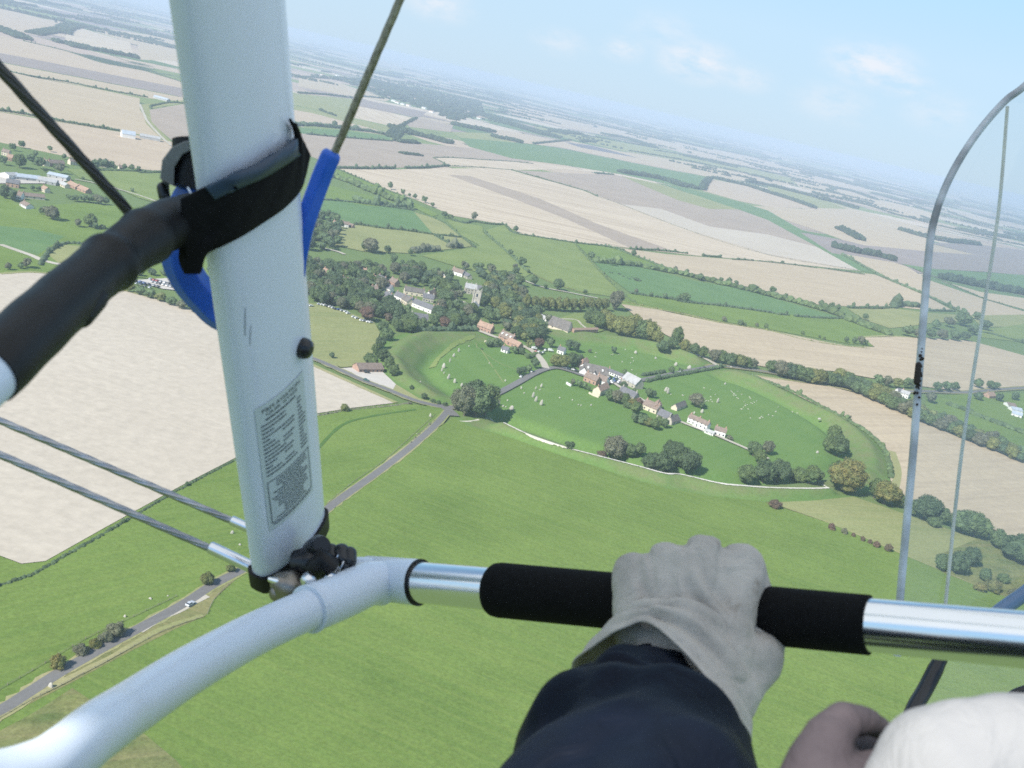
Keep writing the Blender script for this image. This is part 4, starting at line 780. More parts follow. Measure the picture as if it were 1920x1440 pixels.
HEDGES = [
 ([(-60,1120),(0,1100),(60,1080),(130,1040),(200,1000),(340,918),(450,860)], 1.3, 1.6, 'dark low hedge along the near edge of the white stubble', 'dark'),
 ([(588,782),(620,777),(650,771),(700,766),(740,762),(770,757)], 1.2, 1.6, 'low hedge from the strut to the road along the white stubble', 'dull'),
 ([(908,436),(935,460),(965,487),(985,507),(997,514)], 2.6, 3, 'diagonal hedge north of the church', 'green'),
 ([(997,513),(1040,533),(1100,551)], 1.2, 1.6, 'thin hedge continuing the diagonal one towards the lime avenue', 'olive'),
 ([(845,411),(868,419),(887,416),(915,420),(946,423),(962,437),(1000,444),(1078,456),(1130,462),(1170,470)], 2.8, 3.5, 'dark hedge along the lower edge of the striped stubble', 'dark'),
 ([(1078,457),(1090,472),(1107,490),(1130,515),(1160,545),(1180,562),(1192,569)], 2.2, 3, 'hedge falling between pale pasture and cattle field', 'green'),
 ([(1118,492),(1160,496),(1195,500),(1262,512),(1330,528),(1400,545),(1480,565),(1560,588),(1600,605),(1640,620),(1668,629)], 8, 12, 'long wooded hedge above the cattle field', 'green'),
 ([(1140,462),(1200,485),(1268,512)], 3, 3.5, 'hedge between green triangle and ochre stubble', 'green'),
 ([(1182,551),(1230,558),(1265,563),(1280,567),(1340,573),(1395,580),(1450,588)], 3.2, 4, 'hedge along the lower edge of the cattle field', 'dark'),
 ([(1456,590),(1478,592)], 3, 4, 'short piece of hedge right of the long one under the cattle field', 'dark'),
 ([(1490,594),(1540,597),(1582,598)], 3, 4, 'hedge piece running into the wooded hedge tip', 'dark'),
 ([(960,319),(1020,336),(1092,357),(1120,369)], 2.6, 3.5, 'hedge at the top right edge of the striped stubble', 'dark'),
 ([(1120,369),(1160,382),(1285,430),(1440,478),(1610,507)], 1.0, 1.6, 'thin field edge dividing the big pale stubble', 'dull'),
 ([(632,316),(690,317),(740,316)], 5, 5, 'dark hedge right of the blue sleeve', 'dark'),
 ([(760,316),(800,315),(842,311)], 5, 5, 'dark hedge at the top edge of the striped stubble', 'dark'),
 ([(842,311),(900,314),(960,319)], 1.6, 2.5, 'thin hedge joining two dark hedges over the striped stubble', 'dark'),
 ([(1180,468),(1230,470),(1290,476)], 3.2, 4, 'scrubby hedge below the grey plough strip', 'dark'), ([(1317,480),(1352,483)], 3.4, 4, 'short dark hedge piece under the white stubble', 'dark'),
 ([(1372,487),(1412,489)], 3, 3.5, 'second dark hedge piece under the white stubble', 'dark'), ([(1420,490),(1470,495),(1530,503)], 2.6, 3.5, 'broken hedge under the right part of the white stubble', 'dark'),
 ([(1545,504),(1620,515)], 2.6, 3, 'hedge piece at the tip of the white stubble', 'dark'),
 ([(1578,477),(1610,495),(1640,512),(1670,527),(1730,552),(1785,578),(1815,590)], 4.5, 6, 'hedge running under the windscreen edge between two stubbles', 'green'),
 ([(1590,577),(1640,579),(1680,577)], 4, 5, 'hedge along the top of the yellow green meadow', 'dark'), ([(1672,576),(1690,573),(1725,576)], 9, 14, 'dark little copse left of the windscreen edge', 'dark'),
 ([(1740,583),(1790,584)], 3.5, 4, 'hedge piece right of the windscreen edge', 'dark'),
 ([(1710,503),(1770,528),(1850,562),(1940,590)], 2.2, 3, 'thin hedge crossing the stubble behind the windscreen', 'dark'),
 ([(1405,705),(1422,711),(1450,722),(1481,735),(1510,748),(1539,764),(1565,777),(1592,791),(1627,814),(1653,840),(1667,872),(1669,898)], 2.6, 3.4, 'hedge round the eastern bank of the henge', 'green'),
 ([(1165,566),(1200,573),(1280,590),(1345,605),(1440,621),(1500,636),(1560,647),(1630,654)], 1.3, 2, 'thin hedge between green field and ochre stubble', 'olive'),
 ([(1204,705),(1225,701),(1245,698)], 2.6, 3, 'hedge on the upper side of the road east of the pub', 'dark'), ([(1212,716),(1240,710),(1260,706),(1320,695),(1360,688)], 2.4, 3, 'hedge on the lower side of the road east of the pub', 'dark'),
 ([(777,623),(800,622),(830,621),(892,619)], 4.5, 5, 'tall dark hedge over the north west bank', 'dark'),
 ([(665,421),(710,428),(760,433),(813,441)], 3.4, 4, 'hedge under the bright green rectangle', 'dark'), ([(813,441),(828,450),(842,458)], 3, 4, 'short hedge falling from the bright green rectangle', 'dark'),
 ([(813,441),(840,443),(866,446)], 2.6, 3, 'hedge joining the two small paddocks', 'dark'), ([(866,446),(876,453),(890,465)], 3, 4, 'short hedge right of the small paddocks', 'dark'),
 ([(775,398),(800,405),(830,417),(850,432),(866,446)], 2, 3, 'hedge down from the belt to the paddocks', 'green'), ([(600,375),(660,380),(775,395)], 3, 4, 'hedge over the bright green rectangle', 'dark'),
 ([(665,376),(690,383),(720,386),(772,392)], 8, 10, 'wooded strip above the bright green rectangle', 'green'), ([(622,332),(660,345),(700,362),(735,376),(768,386)], 9, 12, 'wooded strip descending right of the blue sleeve', 'green'),
 ([(632,318),(680,338),(725,357),(770,374)], 2.2, 3, 'hedge along the left edge of the striped stubble', 'dark'), ([(773,473),(795,471),(822,470)], 6, 7, 'scrub line over the village meadow', 'dull'),
 ([(842,465),(865,463)], 7, 8, 'rounded thicket at the meadow corner', 'dull'), ([(740,506),(765,507),(790,508)], 3, 4, 'clipped dark hedge above the village gardens', 'dark'),
 ([(-40,205),(0,208),(65,218),(104,226),(167,237),(225,246)], 4, 5, 'dark hedge through the stubble behind the thick wire', 'dark'), ([(19,135),(62,144),(125,154),(188,167),(277,183)], 3.4, 4.5, 'upper hedge through the stubble left of the strut', 'dark'),
 ([(44,77),(125,96),(188,117),(271,133),(345,155)], 2.6, 4, 'topmost thin hedge left of the strut', 'dark'), ([(262,325),(300,323),(180,320)], 2.5, 4, 'hedge behind the hamlet trees', 'dark'),
 ([(75,499),(90,476),(115,460),(140,458),(180,462)], 2.6, 3, 'dark hedge round the small field by the left road', 'dark'), ([(283,204),(288,198),(345,194),(500,220)], 3, 4, 'hedge by the bend of the pale track', 'dark'),
 ([(812,296),(850,296),(910,300),(960,303),(1000,307)], 2, 3, 'thin hedge across the brown stubble', 'dark'), ([(812,296),(842,311)], 2, 3, 'short hedge at the fold of the brown stubble', 'dark'),
 ([(540,236),(567,235),(600,237),(640,241),(690,247),(722,253)], 9, 14, 'wooded hedge left of the wire', 'dark'), ([(575,252),(640,258),(735,265)], 4, 5, 'hedge under the narrow green strip', 'dark'),
 ([(1115,325),(1150,328)], 5, 8, 'small dark thicket over the mauve field', 'dark'), ([(1835,622),(1870,630),(1940,650)], 3, 4, 'hedge at the far right under the small ochre field', 'dark'),
 ([(1780,760),(1800,768),(1840,784),(1880,800),(1940,822)], 4, 7, 'scrubby hedge through the green field beyond the windscreen', 'green'), ([(1440,945),(1440,946),(1470,957)], 1, 1.4, 'low grass edge by the brown bush', 'olive'),
 ([(1005,663),(998,668),(990,672),(985,665),(975,660)], 2, 3, 'garden hedge at the village road bend', 'green'), ([(815,789),(790,812),(765,836)], .9, 1.2, 'rough strip by the avenue road', 'dull'),
]
for i, q in enumerate(HEDGES):
    strip(q[0], q[1], q[2], 'hedge', q[3], 'hedge', q[4], HG, q=3 if np.linalg.norm(GT(*q[0][0]) - CAMP) < 1500 else 0)
WOODS = [
 ([(1165,324),(1205,330),(1245,338),(1283,351)], 13, 40), ([(1290,350),(1307,355)], 12, 30), ([(1316,356),(1321,346),(1330,335)], 12, 22), ([(1335,334),(1400,349),(1440,362),(1485,376),(1527,391)], 13, 26),
 ([(1400,340),(1440,348),(1480,358),(1530,371)], 14, 34), ([(1537,374),(1570,381),(1604,391)], 14, 40), ([(1572,430),(1590,438),(1614,451)], 14, 30), ([(1562,464),(1600,473),(1640,480),(1674,489)], 15, 34),
 ([(1692,433),(1740,447),(1785,454),(1832,459)], 14, 36), ([(1766,523),(1830,536),(1940,555)], 15, 34), ([(742,241),(765,250),(800,258),(845,270)], 12, 60), ([(848,233),(880,240),(918,246)], 12, 70),
 ([(925,257),(950,262),(978,268)], 12, 60), ([(905,216),(940,228),(990,243),(1032,256)], 13, 120), ([(1135,253),(1180,261),(1222,276)], 12, 90), ([(1562,352),(1600,360),(1640,374)], 12, 60),
 ([(1640,364),(1670,372),(1700,381)], 12, 90), ([(1040,247),(1080,250)], 12, 90), ([(104,79),(130,84),(148,91)], 13, 50), ([(150,88),(180,95)], 13, 50), ([(188,96),(225,103),(256,109)], 13, 50),
 ([(-40,48),(0,56),(44,74)], 14, 60), ([(115,62),(125,52),(150,48)], 12, 70), ([(62,64),(85,60),(120,55)], 8, 60), ([(1705,378),(1745,383)], 12, 80), ([(1830,402),(1860,410),(1905,416)], 12, 90),
 ([(1895,440),(1940,448)], 12, 90), ([(1800,432),(1850,440),(1890,446)], 12, 60), ([(752,288),(790,292)], 5, 20), ([(745,266),(780,268)], 8, 30), ([(735,258),(745,244)], 8, 40), ([(250,70),(290,80),(330,92)], 12, 110), ([(258,60),(320,72),(340,78)], 12, 90)]
for i, q in enumerate(WOODS):
    strip(q[0], q[1], q[2], 'woodland', 'distant dark plantation or wooded strip among the stubble fields', 'woodland', 'far', 'distant plantations', 'stuff', step=max(6, q[1] * .62), sub=1)
LINES = [[(1575,372),(1625,385),(1672,400),(1710,410),(1742,419),(1840,442),(1940,466)], [(1440,324),(1467,328),(1500,338),(1565,353)], [(1225,282),(1260,287),(1340,302),(1440,323)], [(1000,236),(1080,251),(1160,265),(1235,279)],
 [(1180,283),(1300,304),(1440,334)], [(560,175),(610,178),(660,184)], [(668,180),(720,185)], [(560,144),(640,152),(730,186)], [(600,207),(630,218)], [(1322,276),(1440,301),(1560,331)], [(1085,222),(1185,245),(1322,275)], [(1585,330),(1640,346),(1740,372)],
 [(780,222),(760,232),(742,242)], [(1000,270),(1070,263)], [(1620,345),(1700,365),(1760,380)], [(1750,400),(1800,412),(1880,430)], [(0,8),(60,20),(140,36),(250,56)], [(200,62),(250,70),(340,95)]]
mbx = []
for i, q in enumerate(LINES): strip(q, 7, 12, 'woodland', 'far hedge line with trees fading into the haze', 'woodland', 'far', 'far hedge lines', 'stuff', step=10, gap=.15, sub=1)
def far_cover():
    """Wooded town and the vale beyond: countless small clumps out to the haze."""
    mb = MB(); V = np.array([G0(*q)[:2] for q in [(560,140),(700,150),(800,170),(900,190),(905,215),(850,228),(800,206),(735,186),(640,152)]])
    lo, hi = V.min(0), V.max(0); k = 0
    while k < 900:
        p = RNG.uniform(lo, hi)
        if dist_poly(p[None], V)[0] < 0: continue
        lump(mb, (p[0], p[1], 4), (RNG.uniform(10, 22), RNG.uniform(10, 22), RNG.uniform(6, 11)), 1, .25); k += 1
    o = mb.build('woodland', LM['far']); tag(o, 'wide wooded belt with scattered buildings beyond the wire', 'woodland', None, 'stuff')
    mb = MB()
    for _ in range(420):
        Y = 5200 * (1 + RNG.uniform(0, 1) ** 1.5 * 4.2); X = RNG.uniform(-.62, .62) * Y; a = RNG.uniform(-.5, .5) + (0 if RNG.uniform() < .7 else 1.5); L = RNG.uniform(200, 1100)
        px = 960 + FPX * X / Y
        if Y < 9000 and abs(X / Y) < .5: continue
        n = int(L / 34)
        for i in range(n): mb_c = (X + math.cos(a) * i * 34, Y + math.sin(a) * i * 34 + RNG.uniform(-10, 10), 5); lump(mb, mb_c, (26, 26, RNG.uniform(8, 14)), 1, .25)
    a3 = math.radians(A3)
    for _ in range(230):
        Y = RNG.uniform(5200, 11500); X = RNG.uniform(-.5, .52) * Y; L = RNG.uniform(60, 520); a = a3 + RNG.uniform(-.12, .12) + (0 if RNG.uniform() < .75 else 1.4)
        for i in range(int(L / 10)):
            if RNG.uniform() < .12: continue
            r = RNG.uniform(5, 12); k_ = i * 10 + RNG.uniform(-9, 9); lump(mb, (X + math.cos(a) * k_ + RNG.uniform(-5, 5), Y + math.sin(a) * k_ + RNG.uniform(-5, 5), 3), (r, r, RNG.uniform(4, 9)), 1, .3)
    o = mb.build('woodland', LM['far']); tag(o, 'scattered woods of the distant vale under the horizon', 'woodland', None, 'stuff')
far_cover()

# ------------------------------------------------------------------ standing stones
M['sarsen'] = mat('sarsen_stone', (.43, .41, .35), .9, scale=1.5, col2=(.36, .34, .30)); 
def stone_mesh(seed, w, d, h):
    V, Fc = ico(3); rg = np.random.default_rng(seed); V = V.copy(); s = 1 + .16 * np.array([mnoise.noise(Vector((v[0] * 1.6 + seed, v[1] * 1.6, v[2] * 1.6))) for v in V]); q = V * s[:, None]
    q = np.sign(q) * np.abs(q) ** .72; q[:, 2] = (q[:, 2] + .86) / 1.8; tp = 1 - .38 * np.clip(q[:, 2], 0, 1) ** 1.4; q[:, 0] *= tp * w / 2; q[:, 1] *= tp * d / 2; q[:, 2] *= h
    q[:, 0] += rg.uniform(-.15, .15) * q[:, 2]; mb = MB(); mb.add(q, Fc); return mb
SP = [None] * 5
def stones(lst, desc, group, order='from the left'):
    idx = sorted(range(len(lst)), key=lambda i: lst[i][0])
    for n, i in enumerate(idx):
        x, y, hp = lst[i][:3]; wr = lst[i][3] if len(lst[i]) > 3 else .6; P = GT(x, y); h = max(.7, hp * mpp(x, y) * .92); k = random.randrange(5)
        if SP[k] is None: o = stone_mesh(k * 3 + 1, 1, .5, 1).build('standing_stone', M['sarsen'], smooth=True); SP[k] = o
        else: o = SP[k].copy(); COL.objects.link(o)
        o.location = (P[0], P[1], P[2] + .05); o.rotation_euler = (random.uniform(-.06, .06), random.uniform(-.1, .1), random.uniform(-.5, .5)); o.scale = (h * wr * .95, h * wr * .9, h)
        if 'group' in o: del o['group']
        tag(o, (ORD[n] + ' ' + order + ' ' + desc) if len(lst) > 1 else desc, 'standing stone', group if len(lst) > 1 else None)
stones([(411,1043,4),(434,1003,10,.8),(449,1025,7,.9),(281,1126,7,1.4),(314,1121,6,.9),(233,1160,9,.8)], 'grey stone of the avenue above the lower left road', 'avenue stones')
stones([(94,1292,15,.9)], 'big pale rounded stone between lower left road and fence', None); stones([(362,1150,4,1.2)], 'small low stone beside the lay-by', None); stones([(806,783,9,.6)], 'leaning grey stone at the road junction corner', None)
stones([(781,815,3,1.5)], 'tiny pale stone on the verge of the avenue road', None)
stones([(860,660,8),(850,669,7,.8),(843,679,8,.4),(831,690,10,.8),(828,696,7,.5),(832,701,5,.5),(840,711,11,.6),(852,718,9,.7),(865,725,8,.7)], 'stone of the western arc', 'western arc of stones')
stones([(879,650,3,1),(788,717,3,1.2),(917,682,2.5,1),(947,715,4,1)], 'small low stone in the western quarter', 'low stones of the western quarter')
stones([(1014,726,8),(1004,730,6),(999,745,11,.55),(1004,753,11,.6),(1014,760,12,.6)], 'stone of the southern arc', 'southern arc of stones'); stones([(931,760,12,.95),(958,769,10,1.0)], 'broad block beside the clump shadow', 'broad blocks beside the clump shadow')
stones([(977,729,5,.8),(982,738,3,1),(1012,732,3.5,1),(943,763,4,1.2),(951,752,3.5,1),(948,764,3,1),(1049,747,3,1.2),(1073,751,3,1.1),(1084,760,3,1.1),(1089,761,3,1),(1108,761,4,.9)], 'small stone lying in the southern quarter', 'small stones of the southern quarter')
stones([(1247,734,10,.65),(1252,738,12,.55)], 'tall slab of the pair east of the chapel', 'pair of tall slabs'); stones([(1345,755,10,.6),(1315,774,8,.8),(1301,776,5,.9)], 'stone standing in the sheep pasture', 'stones in the sheep pasture')
stones([(1359,721,4.5,1),(1532,850,5.5,1.2),(1536,787,4,2.2),(1370,690,3.5,1.5)], 'pale boulder along the eastern ditch', 'boulders along the eastern ditch'); stones([(1191,663,6,1.1),(1229,673,4,1.3),(1266,686,8,.9),(1291,692,8,1.1)], 'white rounded boulder in the northern pasture', 'boulders in the northern pasture')
# ------------------------------------------------------------------ sheep and cattle
M['wool'] = mat('wool', (.60, .57, .49), .95, scale=6); M['cowhide'] = mat('cow_hide', (.035, .03, .03), .7, scale=2)
def animal(name, L, hgt, m, mh):
    """Quadruped facing +X: deep chest, neck, head, ears, tail and jointed legs in one skin."""
    mb = MB(); zc = hgt * .68; r = hgt * .24
    mb.tube([(-L * .46, 0, zc + r * .2), (-L * .42, 0, zc), (-L * .2, 0, zc - r * .05), (L * .1, 0, zc - r * .15), (L * .32, 0, zc), (L * .42, 0, zc + r * .15)], [r * .4, r * .85, r, r * 1.1, r * .95, r * .5], 12)
    mb.tube([(L * .34, 0, zc + r * .2), (L * .5, 0, zc - r * .1), (L * .6, 0, zc - r * .9)], [r * .55, r * .4, r * .32], 10); mb.tube([(L * .57, 0, zc - r * .7), (L * .66, 0, zc - r * 1.5), (L * .70, 0, zc - r * 1.9)], [r * .36, r * .3, r * .2], 10)
    for s in (-1, 1):
        mb.tube([(L * .57, s * r * .3, zc - r * .7), (L * .55, s * r * .75, zc - r * .7)], [r * .12, r * .05], 6)
        mb.tube([(L * .3, s * r * .5, zc - r * .4), (L * .31, s * r * .5, hgt * .3), (L * .29, s * r * .5, hgt * .26), (L * .3, s * r * .5, 0)], [r * .36, r * .2, r * .16, r * .16], 8)
        mb.tube([(-L * .34, s * r * .5, zc - r * .1), (-L * .3, s * r * .5, hgt * .42), (-L * .4, s * r * .5, hgt * .28), (-L * .37, s * r * .5, 0)], [r * .48, r * .3, r * .16, r * .15], 8)
    mb.tube([(-L * .46, 0, zc + r * .4), (-L * .52, 0, zc - r * .2), (-L * .52, 0, zc - r * 1.1)], [r * .12, r * .1, r * .08], 6)
    return mb
sheep0 = animal('sheep', 1.35, 1.15, None, None).build('sheep', M['wool'], smooth=True); cow0 = animal('cow', 2.4, 1.5, None, None).build('cow', M['cowhide'], smooth=True)
def herd(src, pts, label, cat, group, k=1.0):
    for x, y in pts:
        if not src.get('used'): o = src; o['used'] = 1
        else: o = src.copy(); COL.objects.link(o)
        P = GT(x, y); o.location = (P[0], P[1], P[2] + .03); o.rotation_euler = (0, 0, random.uniform(0, 6.28)); o.scale = (k,) * 3
        if 'group' in o: del o['group']
        tag(o, label, cat, group)
S3 = lambda l: [(1160 + a / 3.4286, 640 + b / 3.4286) for a, b in l]; S7 = lambda l: [(1050 + a / 7.58, 640 + b / 7.58) for a, b in l]
herd(sheep0, S3([(548,303),(588,315),(620,345),(590,360),(565,385),(577,388),(592,380),(558,388),(600,392),(552,372),(548,392)]), 'white sheep grazing left of the stone in the sheep pasture', 'sheep', 'sheep left of the pasture stone', .9)
herd(sheep0, S3([(410,350),(335,345),(412,352)]), 'white sheep near the pair of tall slabs', 'sheep', 'sheep near the tall slabs', 1.0)
herd(sheep0, S3([(722,322),(735,350),(745,345),(752,352),(760,368),(765,325),(740,340),(768,372),(790,345),(840,362),(845,370),(885,387),(870,395),(860,405),(805,392),(815,408),(825,412),(800,428),(790,440),(832,440),(785,440),(812,418),(850,400),(728,330)]), 'white sheep in the main flock of the eastern pasture', 'sheep', 'main flock of the eastern pasture', .9)
herd(sheep0, S3([(1025,428),(1010,457),(988,484),(1115,457),(1148,466),(845,498),(910,495),(918,488),(963,478),(906,500),(925,494)]), 'white sheep straying towards the eastern bank', 'sheep', 'sheep straying towards the eastern bank', 1.0)
herd(sheep0, S7([(880,300),(1003,317),(1040,288),(1020,418),(1083,478),(1152,480),(750,195),(725,200),(835,195),(500,228),(510,172),(925,125),(1025,245)]), 'white sheep in the northern pasture', 'sheep', 'sheep in the northern pasture', 1.0)
S4 = lambda l: [(1040 + a / 4, 400 + b / 4) for a, b in l]
herd(cow0, S4([(415,448),(430,452),(480,458),(487,462),(515,478),(548,488),(562,497),(575,482),(590,492),(605,500),(612,510),(620,505),(630,498),(640,512),(645,510),(610,490),(627,512),(600,505)]), 'black cow of the herd in the upper green field', 'cow', 'herd in the upper green field', 1.2)
herd(cow0, [(1316,576)], 'single black cow in the lower green field', 'cow', None, 1.1); herd(cow0, [(903,656)], 'single dark cow in the western quarter of the henge', 'cow', None)
# ------------------------------------------------------------------ cars
CM = {n: mat('paint_' + n, c, .3, var=.02, spec=.6) for n, c in dict(white=(.82, .82, .80), silver=(.50, .52, .54), dark=(.04, .045, .05), blue=(.06, .12, .32), red=(.42, .05, .04), green=(.05, .13, .10)).items()}
M['tyre'] = mat('tyre_rubber', (.03, .03, .03), .9)
def make_car(colour, van=False):
    root = empty('car_source'); b = MB(); L, Wc = (4.9, 1.95) if van else (4.3, 1.78)
    side = [(-L / 2, .30), (L / 2, .30), (L / 2, .78), (L * .26, .95), (L * .10, 1.0), (-L * .46, 1.02), (-L / 2, .8)] if not van else [(-L / 2, .3), (L / 2, .3), (L / 2, .95), (L * .36, 1.2), (L * .22, 2.05), (-L / 2, 2.1)]
    n = len(side); vs = [(x, s * Wc / 2, z) for s in (-1, 1) for x, z in side]; fs = [tuple(range(n)), tuple(range(2 * n - 1, n - 1, -1))] + [(i, n + i, n + (i + 1) % n, (i + 1) % n) for i in range(n)]
    b.add(vs, fs)
    if not van:
        cab = [(-L * .44, 1.0, Wc / 2 - .05), (L * .12, 1.0, Wc / 2 - .05), (-L * .33, 1.44, Wc / 2 - .22), (-L * .02, 1.46, Wc / 2 - .22)]
        g = MB(); g.add([(x, s * y, z) for s in (-1, 1) for x, z, y in cab], [(0, 1, 3, 2), (4, 6, 7, 5), (0, 2, 6, 4), (1, 5, 7, 3)])
        b.add([(-L * .335, -Wc / 2 + .2, 1.45), (-L * .01, -Wc / 2 + .2, 1.47), (-L * .01, Wc / 2 - .2, 1.47), (-L * .335, Wc / 2 - .2, 1.45), (-L * .3, -Wc / 2 + .3, 1.5), (-L * .05, -Wc / 2 + .3, 1.5), (-L * .05, Wc / 2 - .3, 1.5), (-L * .3, Wc / 2 - .3, 1.5)], [(4, 5, 6, 7), (0, 1, 5, 4), (1, 2, 6, 5), (2, 3, 7, 6), (3, 0, 4, 7)])
    else:
        g = MB(); g.box((L * .29, 0, 1.6), (.10, Wc * .86, .55)); g.box((L * .1, 0, 1.6), (1.0, Wc + .03, .5))
    b.build('body', CM[colour], root, bevel=.06); g.build('windows', M['glassdark'], root)
    for sx in (-1, 1):
        for sy in (-1, 1): w = MB(); w.tube([(sx * L * .32, sy * (Wc / 2 - .2), .32), (sx * L * .32, sy * (Wc / 2 + .01), .32)], [.32, .32], 14); w.build('wheel', M['tyre'], root)
    return root
CP0 = {}
CNAME = dict(white='white', silver='silver', dark='black', blue='blue', red='red', green='dark green')
def cars(lst, desc, group, ang, rnd=.15, van=False, shared=False):
    lst = sorted(lst, key=lambda q: q[0]); cnt = {}
    for n, q in enumerate(lst):
        x, y = q[:2]; c = q[2] if len(q) > 2 else random.choice(['white', 'silver', 'silver', 'dark', 'blue', 'white', 'dark', 'green', 'red']); key = (c, van)
        if key not in CP0: CP0[key] = make_car(c, van); o = CP0[key]
        else: o = copy_tree(CP0[key])
        for ch in o.children: ch.name = ch.name
        o.name = 'van' if van else 'car'; P = GT(x, y); o.location = (P[0], P[1], P[2] + .95); o.rotation_euler = (0, 0, ang + random.uniform(-rnd, rnd))
        if 'group' in o: del o['group']
        cnt[c] = cnt.get(c, 0) + 1
        lab = (CNAME[c] + ' car ' + desc) if shared else ((ORD[n] + ' from the left, the ' if len(lst) > 1 else '') + CNAME[c] + (' van ' if van else ' car ') + desc)
        tag(o, lab, 'van' if van else 'car', group if len(lst) > 1 else None)
ga = lambda a, b: math.radians(dirang(a, b))
cars([(1142,712,'blue'),(1146,717,'white'),(1151,713,'blue'),(1148,720,'white'),(1153,717,'blue'),(1158,714,'dark'),(1159,719,'white'),(1162,716,'white'),(1166,712,'red'),(1169,714,'white'),(1155,710,'silver'),(1164,709,'white')], 'in the pub car park', 'cars in the pub car park', ga((1142, 712), (1160, 700)))
cars([(1058,692,'white'),(1063,693,'silver'),(1075,696,'white'),(1081,698,'dark')], 'parked on the roadside left of the pub', 'cars left of the pub', ga((1058, 692), (1080, 698)))
cars([(1005,661,'red'),(1010,662,'white'),(1014,665,'dark'),(1018,663,'silver'),(1022,659,'white')], 'on the small village square', 'cars on the village square', ga((1005, 661), (1015, 655)))
cars([(1001,656,'white'),(1032,660,'white')], 'at the edge of the village square', 'vans at the village square', .4, van=True); cars([(1125,712,'white'),(1134,708,'white')], 'between the pub front and its car park', 'vans before the pub', ga((1125, 712), (1140, 718)), van=True)
cars([(1313,694,'dark'),(1320,692,'dark'),(1275,700,'white')], 'driving on the road east of the pub', 'cars east of the pub', ga((1286, 698), (1320, 691)), .02); cars([(686,716,'green')], 'alone on the main road past the roadside building', None, ga((680, 715), (700, 722)), .02)
cars([(687,701,'dark')], 'parked in front of the roadside building', None, .3); cars([(976,709,'white'),(996,699,'white')], 'parked on the road below the short dark row', 'cars below the short dark row', ga((969, 720), (999, 703))); cars([(356,1138,'silver')], 'in the chalk lay-by of the lower left road', None, ga((340, 1146), (380, 1122)))
fe = [(572,576,'white'),(577,575,'silver'),(583,576,'white'),(598,573,'silver'),(604,574,'white'),(609,575,'white'),(614,577,'dark'),(619,578,'white'),(624,580,'silver'),(629,582,'dark'),(635,583,'blue'),(641,585,'silver'),(648,587,'white'),(652,590,'white'),(663,597,'white'),(668,599,'white'),(677,603,'white'),(682,604,'silver'),(690,606,'white'),(695,607,'white')]
cars(fe, 'parked along the upper edge of the olive field', 'cars along the olive field', ga((600, 573), (690, 606)) + 1.4)
row = []
for (x0, y0, x1, y1, n) in ((278,525,340,540,9), (282,530,345,546,9), (322,524,398,532,9), (355,538,402,541,6), (250,528,300,541,6), (345,528,400,538,6), (252,533,285,543,4)):
    for i in range(n): row.append((x0 + (x1 - x0) * (i + .5) / n + random.uniform(-.7, .7), y0 + (y1 - y0) * (i + .5) / n))
cars(row, 'in the big visitor car park left of the strut', 'cars in the visitor car park', ga((278, 525), (340, 540)) + 1.5, shared=True)
# ------------------------------------------------------------------ fences, garden walls, signs of the lanes
M['post'] = mat('weathered_wood', (.33, .29, .22), .9)
def fence(pts, label, h=1.15, gap=4.0, rails=2):
    P = catmull([GT(*q) for q in pts], 4); root = empty('fence', tuple(P[0])); tag(root, label, 'fence'); o = np.array(P[0]); mb = MB(); rl = MB(); acc = 0; k = 0
    for a, b in zip(P[:-1], P[1:]):
        L = np.linalg.norm(b - a); n = max(1, int(L / gap))
        for i in range(n):
            p = a + (b - a) * i / n - o; mb.box((p[0], p[1], h / 2 + .5), (.16, .16, h + .1)); k += 1
        for r in range(rails): rl.tube([a - o + (0, 0, .5 + h * (.45 + .4 * r)), b - o + (0, 0, .5 + h * (.45 + .4 * r))], .05, 4, caps=False)
    mb.build('posts', M['post'], root); rl.build('rails', M['post'], root)
fence([(815,780),(780,812),(720,866),(660,908),(610,950)], 'wooden post fence on the upper side of the avenue road'); fence([(330,1122),(250,1160),(160,1202),(60,1262),(-20,1308)], 'post fence on the far verge of the lower left road')
fence([(-20,1362),(60,1316),(115,1289),(200,1244),(300,1190),(382,1160)], 'post fence between the lower left road and the big green field'); fence([(388,1155),(402,1126),(432,1096)], 'short post fence beside the lay-by')
def wall_line(pts, h, t, m, label):
    P = catmull([GT(*q) for q in pts], 4); mb = MB()
    for a, b in zip(P[:-1], P[1:]):
        d = b - a; L = math.hypot(d[0], d[1]); c = (a + b) / 2; mb.box((c[0], c[1], c[2] + h / 2), (L + .05, t, h), rz=math.atan2(d[1], d[0]))
    tag(mb.build('garden_wall', m), label, 'wall')
wall_line([(908,641),(922,646),(936,651)], 1.6, .6, M['cream_w'], 'long cream garden wall at the tip of the village street'); wall_line([(1062,720),(1070,725)], 1.8, 1.0, M['white'], 'short white wall left of the red brick house'); wall_line([(1104,738),(1112,742),(1122,746)], 1.4, .6, M['cream_w'], 'pale garden wall by the cream cottage')
wall_line([(1298,800),(1326,813),(1333,817)], 1.2, .5, M['white'], 'white front wall along the cottage row'); wall_line([(812,560),(850,562),(880,572)], 1.6, .5, M['stone'], 'stone wall across the churchyard garden'); wall_line([(811,548),(830,556),(845,566)], 1.6, .5, M['cream_w'], 'pale diagonal garden wall left of the church')
